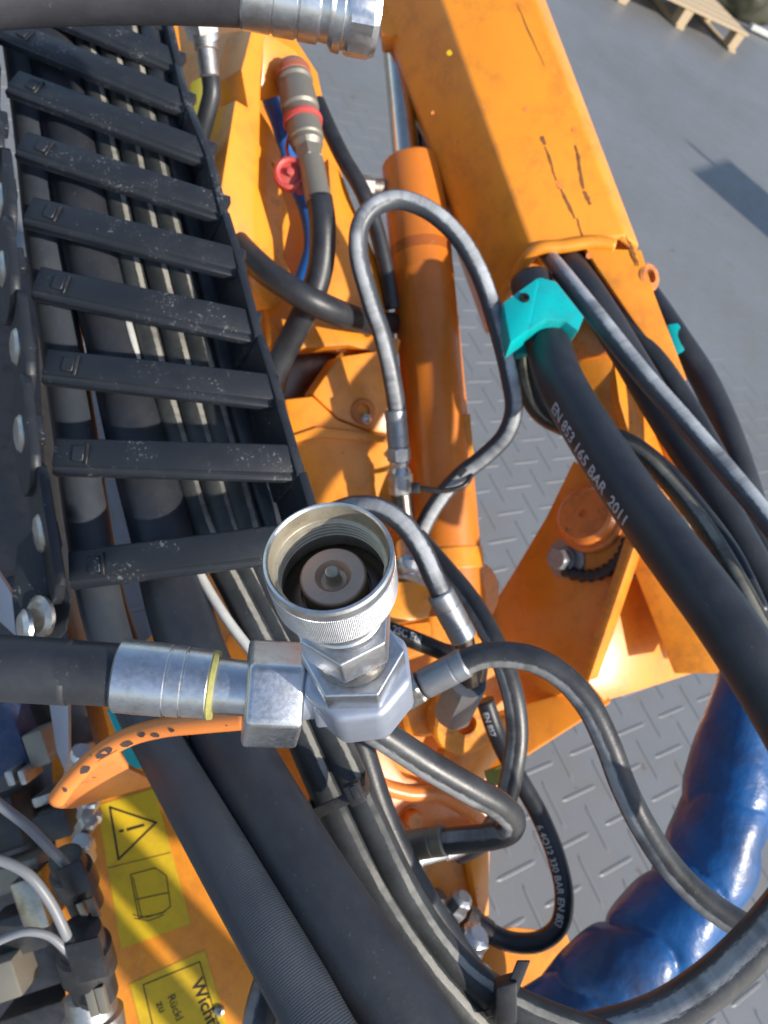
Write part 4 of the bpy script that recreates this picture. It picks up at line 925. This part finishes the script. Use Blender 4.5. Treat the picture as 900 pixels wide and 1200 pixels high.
# ------------------------------------------------------------------ guard bar
gb = thing('guard_bar', 'chipped orange bent guard bar with plate below the coupling hose', 'guard', P(70, 940, .50))
DARKCHIP = plain('dark_chip', (0.075, 0.05, 0.048), 0.6)
gpath = Path([PT(p) for p in ((66, 938, .505), (86, 912, .50), (116, 884, .492), (150, 864, .485), (190, 853, .475), (235, 848, .465), (290, 843, .455))], 10)
link('bar', tube_mesh(gpath, .0062, 18), ORANGE_WORN, gb)
gpl = Plane((66, 942, .522), (250, 850, .495), (180, 920, .55))
link('plate', plate_mesh(gpl, [(64, 944), (76, 926), (116, 892), (138, 880), (152, 902), (187, 919), (120, 938), (86, 948), (70, 948)], .004, .001), ORANGE_WORN, gb)
for (s, a, l, w) in ((.24, .3, .010, .0040), (.36, .2, .016, .0050), (.47, .5, .011, .0042), (.56, .0, .006, .003), (.62, .35, .006, .0035), (.1, .2, .004, .003), (.70, .1, .004, .0025)):
    c, tt, n, b = gpath.at(gpath.s[-1] * s); bmc = bmesh.new(); V = []
    for k in range(10):
        th = 2 * math.pi * k / 10; rr = random.uniform(.7, 1.15)
        c2, t2, n2, b2_ = gpath.at(gpath.s[-1] * s + l / 2 * math.cos(th) * rr); an2 = a + w / .0062 * math.sin(th) * rr * .6
        V.append(bmc.verts.new(c2 + (n2 * math.cos(an2) + b2_ * math.sin(an2)) * .0065))
    bmc.faces.new(V); link('paint_chip', bm_mesh(bmc), DARKCHIP, gb)

# ------------------------------------------------------------------ sticker panel
sp = Plane((120, 950, .83), (220, 930, .85), (200, 1180, .77))
pan = thing('sticker_panel', 'orange side panel carrying two yellow warning stickers', 'panel', sp.p(180, 1190))
link('sheet', plate_mesh(sp, [(60, 880), (190, 880), (250, 960), (330, 1110), (420, 1260), (90, 1290), (70, 1100)], .008, .001), ORANGE, pan)
s1 = link('warning_sticker', plate_mesh(sp, [(114, 944), (181, 924), (224, 1082), (142, 1112)], .0004, 0, off=.0006), YELLOW, pan); s1['label'] = 'yellow sticker with warning triangle and open book'
wl_ = .0016
ribbon('triangle', sp, [(129, 946), (183, 964), (139, 1007)], .0022, .0009, PRINT_K, s1, True)
ribbon('exclamation_bar', sp, [(150, 972), (168, 967)], .0030, .0009, PRINT_K, s1)
ribbon('exclamation_dot', sp, [(141, 974), (144, 973.4)], .0028, .0009, PRINT_K, s1)
ribbon('divider', sp, [(127, 1017), (200, 999)], .0007, .0009, PRINT_K, s1)
for k, (ox, oy) in enumerate(((0, 0), (2, 4), (4, 8))):
    if k == 0: ribbon('book_outline', sp, [(153, 1025), (182, 1017), (195, 1026), (197, 1040), (200, 1062), (190, 1070), (163, 1076)], .0010, .0009, PRINT_K, s1, True)
    else: ribbon('book_page', sp, [(154 + ox, 1068 + oy), (170 + ox, 1071 + oy), (196 - ox, 1064 + oy)], .0008, .0009, PRINT_K, s1)
ribbon('book_fold', sp, [(160, 1054), (178, 1050), (198, 1046)], .0010, .0009, PRINT_K, s1)
ribbon('book_page', sp, [(156, 1028), (166, 1074)], .0008, .0009, PRINT_K, s1)
s2 = link('text_sticker', plate_mesh(sp, [(152, 1153), (240, 1113), (286, 1270), (190, 1300)], .0004, 0, off=.0006), YELLOW, pan); s2['label'] = 'yellow sticker with black border and German lettering'
ribbon('border', sp, [(168, 1154), (234, 1127), (274, 1262), (200, 1290)], .0010, .0009, PRINT_K, s2, True)
td = (sp.p(243, 1196) - sp.p(226, 1152)).normalized(); ty = sp.n.cross(td)
flat_text('lettering', 'Wichtig', .0175, sp.p(224, 1152, .001), td, ty, PRINT_K, s2, .0003)
flat_text('lettering', 'Rückl', .0113, sp.p(196, 1168, .001), td, ty, PRINT_K, s2)
flat_text('lettering', 'zu', .0113, sp.p(183, 1176, .001), td, ty, PRINT_K, s2)
link('screw', lathe_mesh(sp.p(257, 1184), sp.n, [(0, .0055), (.003, .005), (.004, .003), (.004, 0)], 20), STEEL_OIL, pan)
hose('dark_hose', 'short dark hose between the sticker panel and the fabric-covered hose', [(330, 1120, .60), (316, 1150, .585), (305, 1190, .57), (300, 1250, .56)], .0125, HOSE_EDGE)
FP('lower_web', (250, 940, .90), (320, 1100, .85), (420, 1000, .95), [(180, 820), (260, 900), (420, 1180), (520, 1250), (560, 1250), (480, 1000), (420, 880), (300, 800)], .01, .001)
link('web_bolt', lathe_mesh(P(330, 1185, .80), -FW, [(0, .012), (.004, .012), (.009, .008), (.011, 0)], 28), ORANGE_WORN, frame)
link('web_bolt', lathe_mesh(P(285, 968, .87), -FW + RT * .3, [(0, .010), (.006, .010, 6), (.012, .010, 6), (.013, 0)], 30), STEEL, frame)

# ------------------------------------------------------------------ valve bank with plugs and cables, lower left
VD = 0.07
vb = thing('valve_bank', 'dark bank of solenoid valves with grey blocks below the carrier', 'valve bank', P(40, 1190, .80))
link('body', prism_mesh([P(x, y, d + VD) for x, y, d in ((-80, 300, .92), (40, 300, .92), (60, 660, .86), (118, 900, .84), (128, 1010, .82), (150, 1260, .76), (-80, 1300, .74))], FW * .05, .004), STEEL_DARK, vb)
rnd = random.Random(11)
sx_, sy_ = (RT * .9 + UP * .3), (UP * .9 - RT * .3)
for (x, y, d, w, h, mt) in ((14, 700, .74, 40, 46, BLACKP), (14, 860, .76, 40, 80, plastic('navy_coil', (0.008, 0.03, 0.10), 0.5, 0.2)), (52, 872, .75, 24, 40, STEEL_GREEN), (22, 905, .73, 10, 18, STEEL_DULL), (36, 904, .73, 8, 18, STEEL_DULL), (24, 1020, .74, 70, 30, STEEL_GREEN), (30, 1085, .72, 60, 46, BLACKP), (8, 1140, .70, 48, 44, STEEL_GREEN), (70, 960, .72, 40, 34, BLACKP), (96, 890, .71, 22, 26, STEEL_DULL), (12, 960, .76, 40, 60, BLACKP), (50, 1190, .70, 80, 40, BLACKP), (60, 930, .74, 26, 12, STEEL_DULL), (45, 1050, .70, 30, 60, STEEL_OIL)):
    link('valve_block', box_mesh(P(x, y, d + VD), sx_, sy_, FW, mm(w, d + VD), mm(h, d + VD), .04, .003), mt, vb)
for (x, y, x1, y1, d, r, mt) in ((96, 880, 86, 910, .66, 15, STEEL), (106, 935, 100, 955, .68, 13, STEEL), (95, 985, 102, 1006, .68, 14, STEEL_DULL), (105, 960, 94, 980, .69, 12, STEEL_DULL), (112, 962, 104, 940, .70, 10, STEEL_DULL), (76, 1012, 80, 1035, .68, 10, STEEL_DULL)):
    link('plug_fitting', lathe_px((x, y, d), (x1, y1, d + .02), [(0, 0), (0, mm(r * .7, d)), (.1, mm(r, d), 6), (.55, mm(r, d), 6), (.6, mm(r * .8, d)), (1, mm(r * .8, d))], seg=36), mt, vb)
link('bracket', prism_mesh([P(x, y, d) for x, y, d in ((56, 815, .64), (80, 815, .63), (80, 880, .62), (76, 905, .62), (66, 880, .64))], FW * .006, .001), STEEL_SAT, vb)
link('bracket', prism_mesh([P(x, y, d) for x, y, d in ((-10, 660, .66), (10, 690, .65), (36, 740, .64), (36, 762, .64), (-10, 720, .66))], FW * .006, .001), STEEL_SAT, vb)
for i, (pts, lab) in enumerate(((((-30, 915, .62), (0, 943, .62), (32, 968, .625), (62, 998, .63), (84, 1020, .64)), 'pale grey control cable entering the upper black plug'),
            (((-30, 1004, .60), (0, 1008, .60), (32, 1024, .60), (58, 1056, .605), (76, 1092, .61), (86, 1116, .62)), 'pale grey control cable curving down into the lower black plug'),
            (((-30, 1118, .60), (0, 1102, .60), (30, 1092, .60), (56, 1096, .605), (76, 1112, .61), (88, 1126, .62)), 'pale grey control cable arching low into the lower black plug'))):
    hose('control_cable', lab, pts, .0034 + .0008 * (i < 2), CABLE_GREY, 'cable', 'control cables on the valve bank', seg=14)
def plug(label, cx, cy, d, dx, dy, s):
    t = thing('cable_plug', label, 'plug', P(cx, cy, d), 'black plugs on the valve bank')
    a = (cx - dx * 30 * s, cy - dy * 30 * s, d); b = (cx + dx * 34 * s, cy + dy * 34 * s, d + .03)
    link('housing', lathe_px(a, b, [(0, .008 * s), (.02, .014 * s), (.25, .015 * s), (.27, .018 * s), (.6, .0185 * s), (.62, .015 * s), (1, .015 * s)], seg=32), BLACKP, t)
    link('clip', box_mesh(P(cx, cy, d - .018 * s), RT * dy - UP * dx * -1, RT * dx - UP * dy, FW, .022 * s, .026 * s, .004, .001), BLACKP, t)
    for k in (-1, 1):
        link('contact_tab', box_mesh(P(cx + dx * 40 * s + k * 6 * dy, cy + dy * 40 * s - k * 6 * dx, d), RT * dy + UP * dx, RT * dx - UP * dy, FW, .006 * s, .018 * s, .005, .0006), STEEL_GREEN, t)
plug('black round plug at the end of the upper grey cable', 88, 1030, .645, .4, .9, 1.0)
plug('black round plug with blue sheen where two grey cables enter', 102, 1125, .63, .25, .95, 1.25)
link('socket', lathe_px((104, 1160, .66), (112, 1215, .66), [(0, .012), (.05, .020), (.5, .022), (.55, .026), (1, .026)], seg=36), STEEL_DULL, vb)
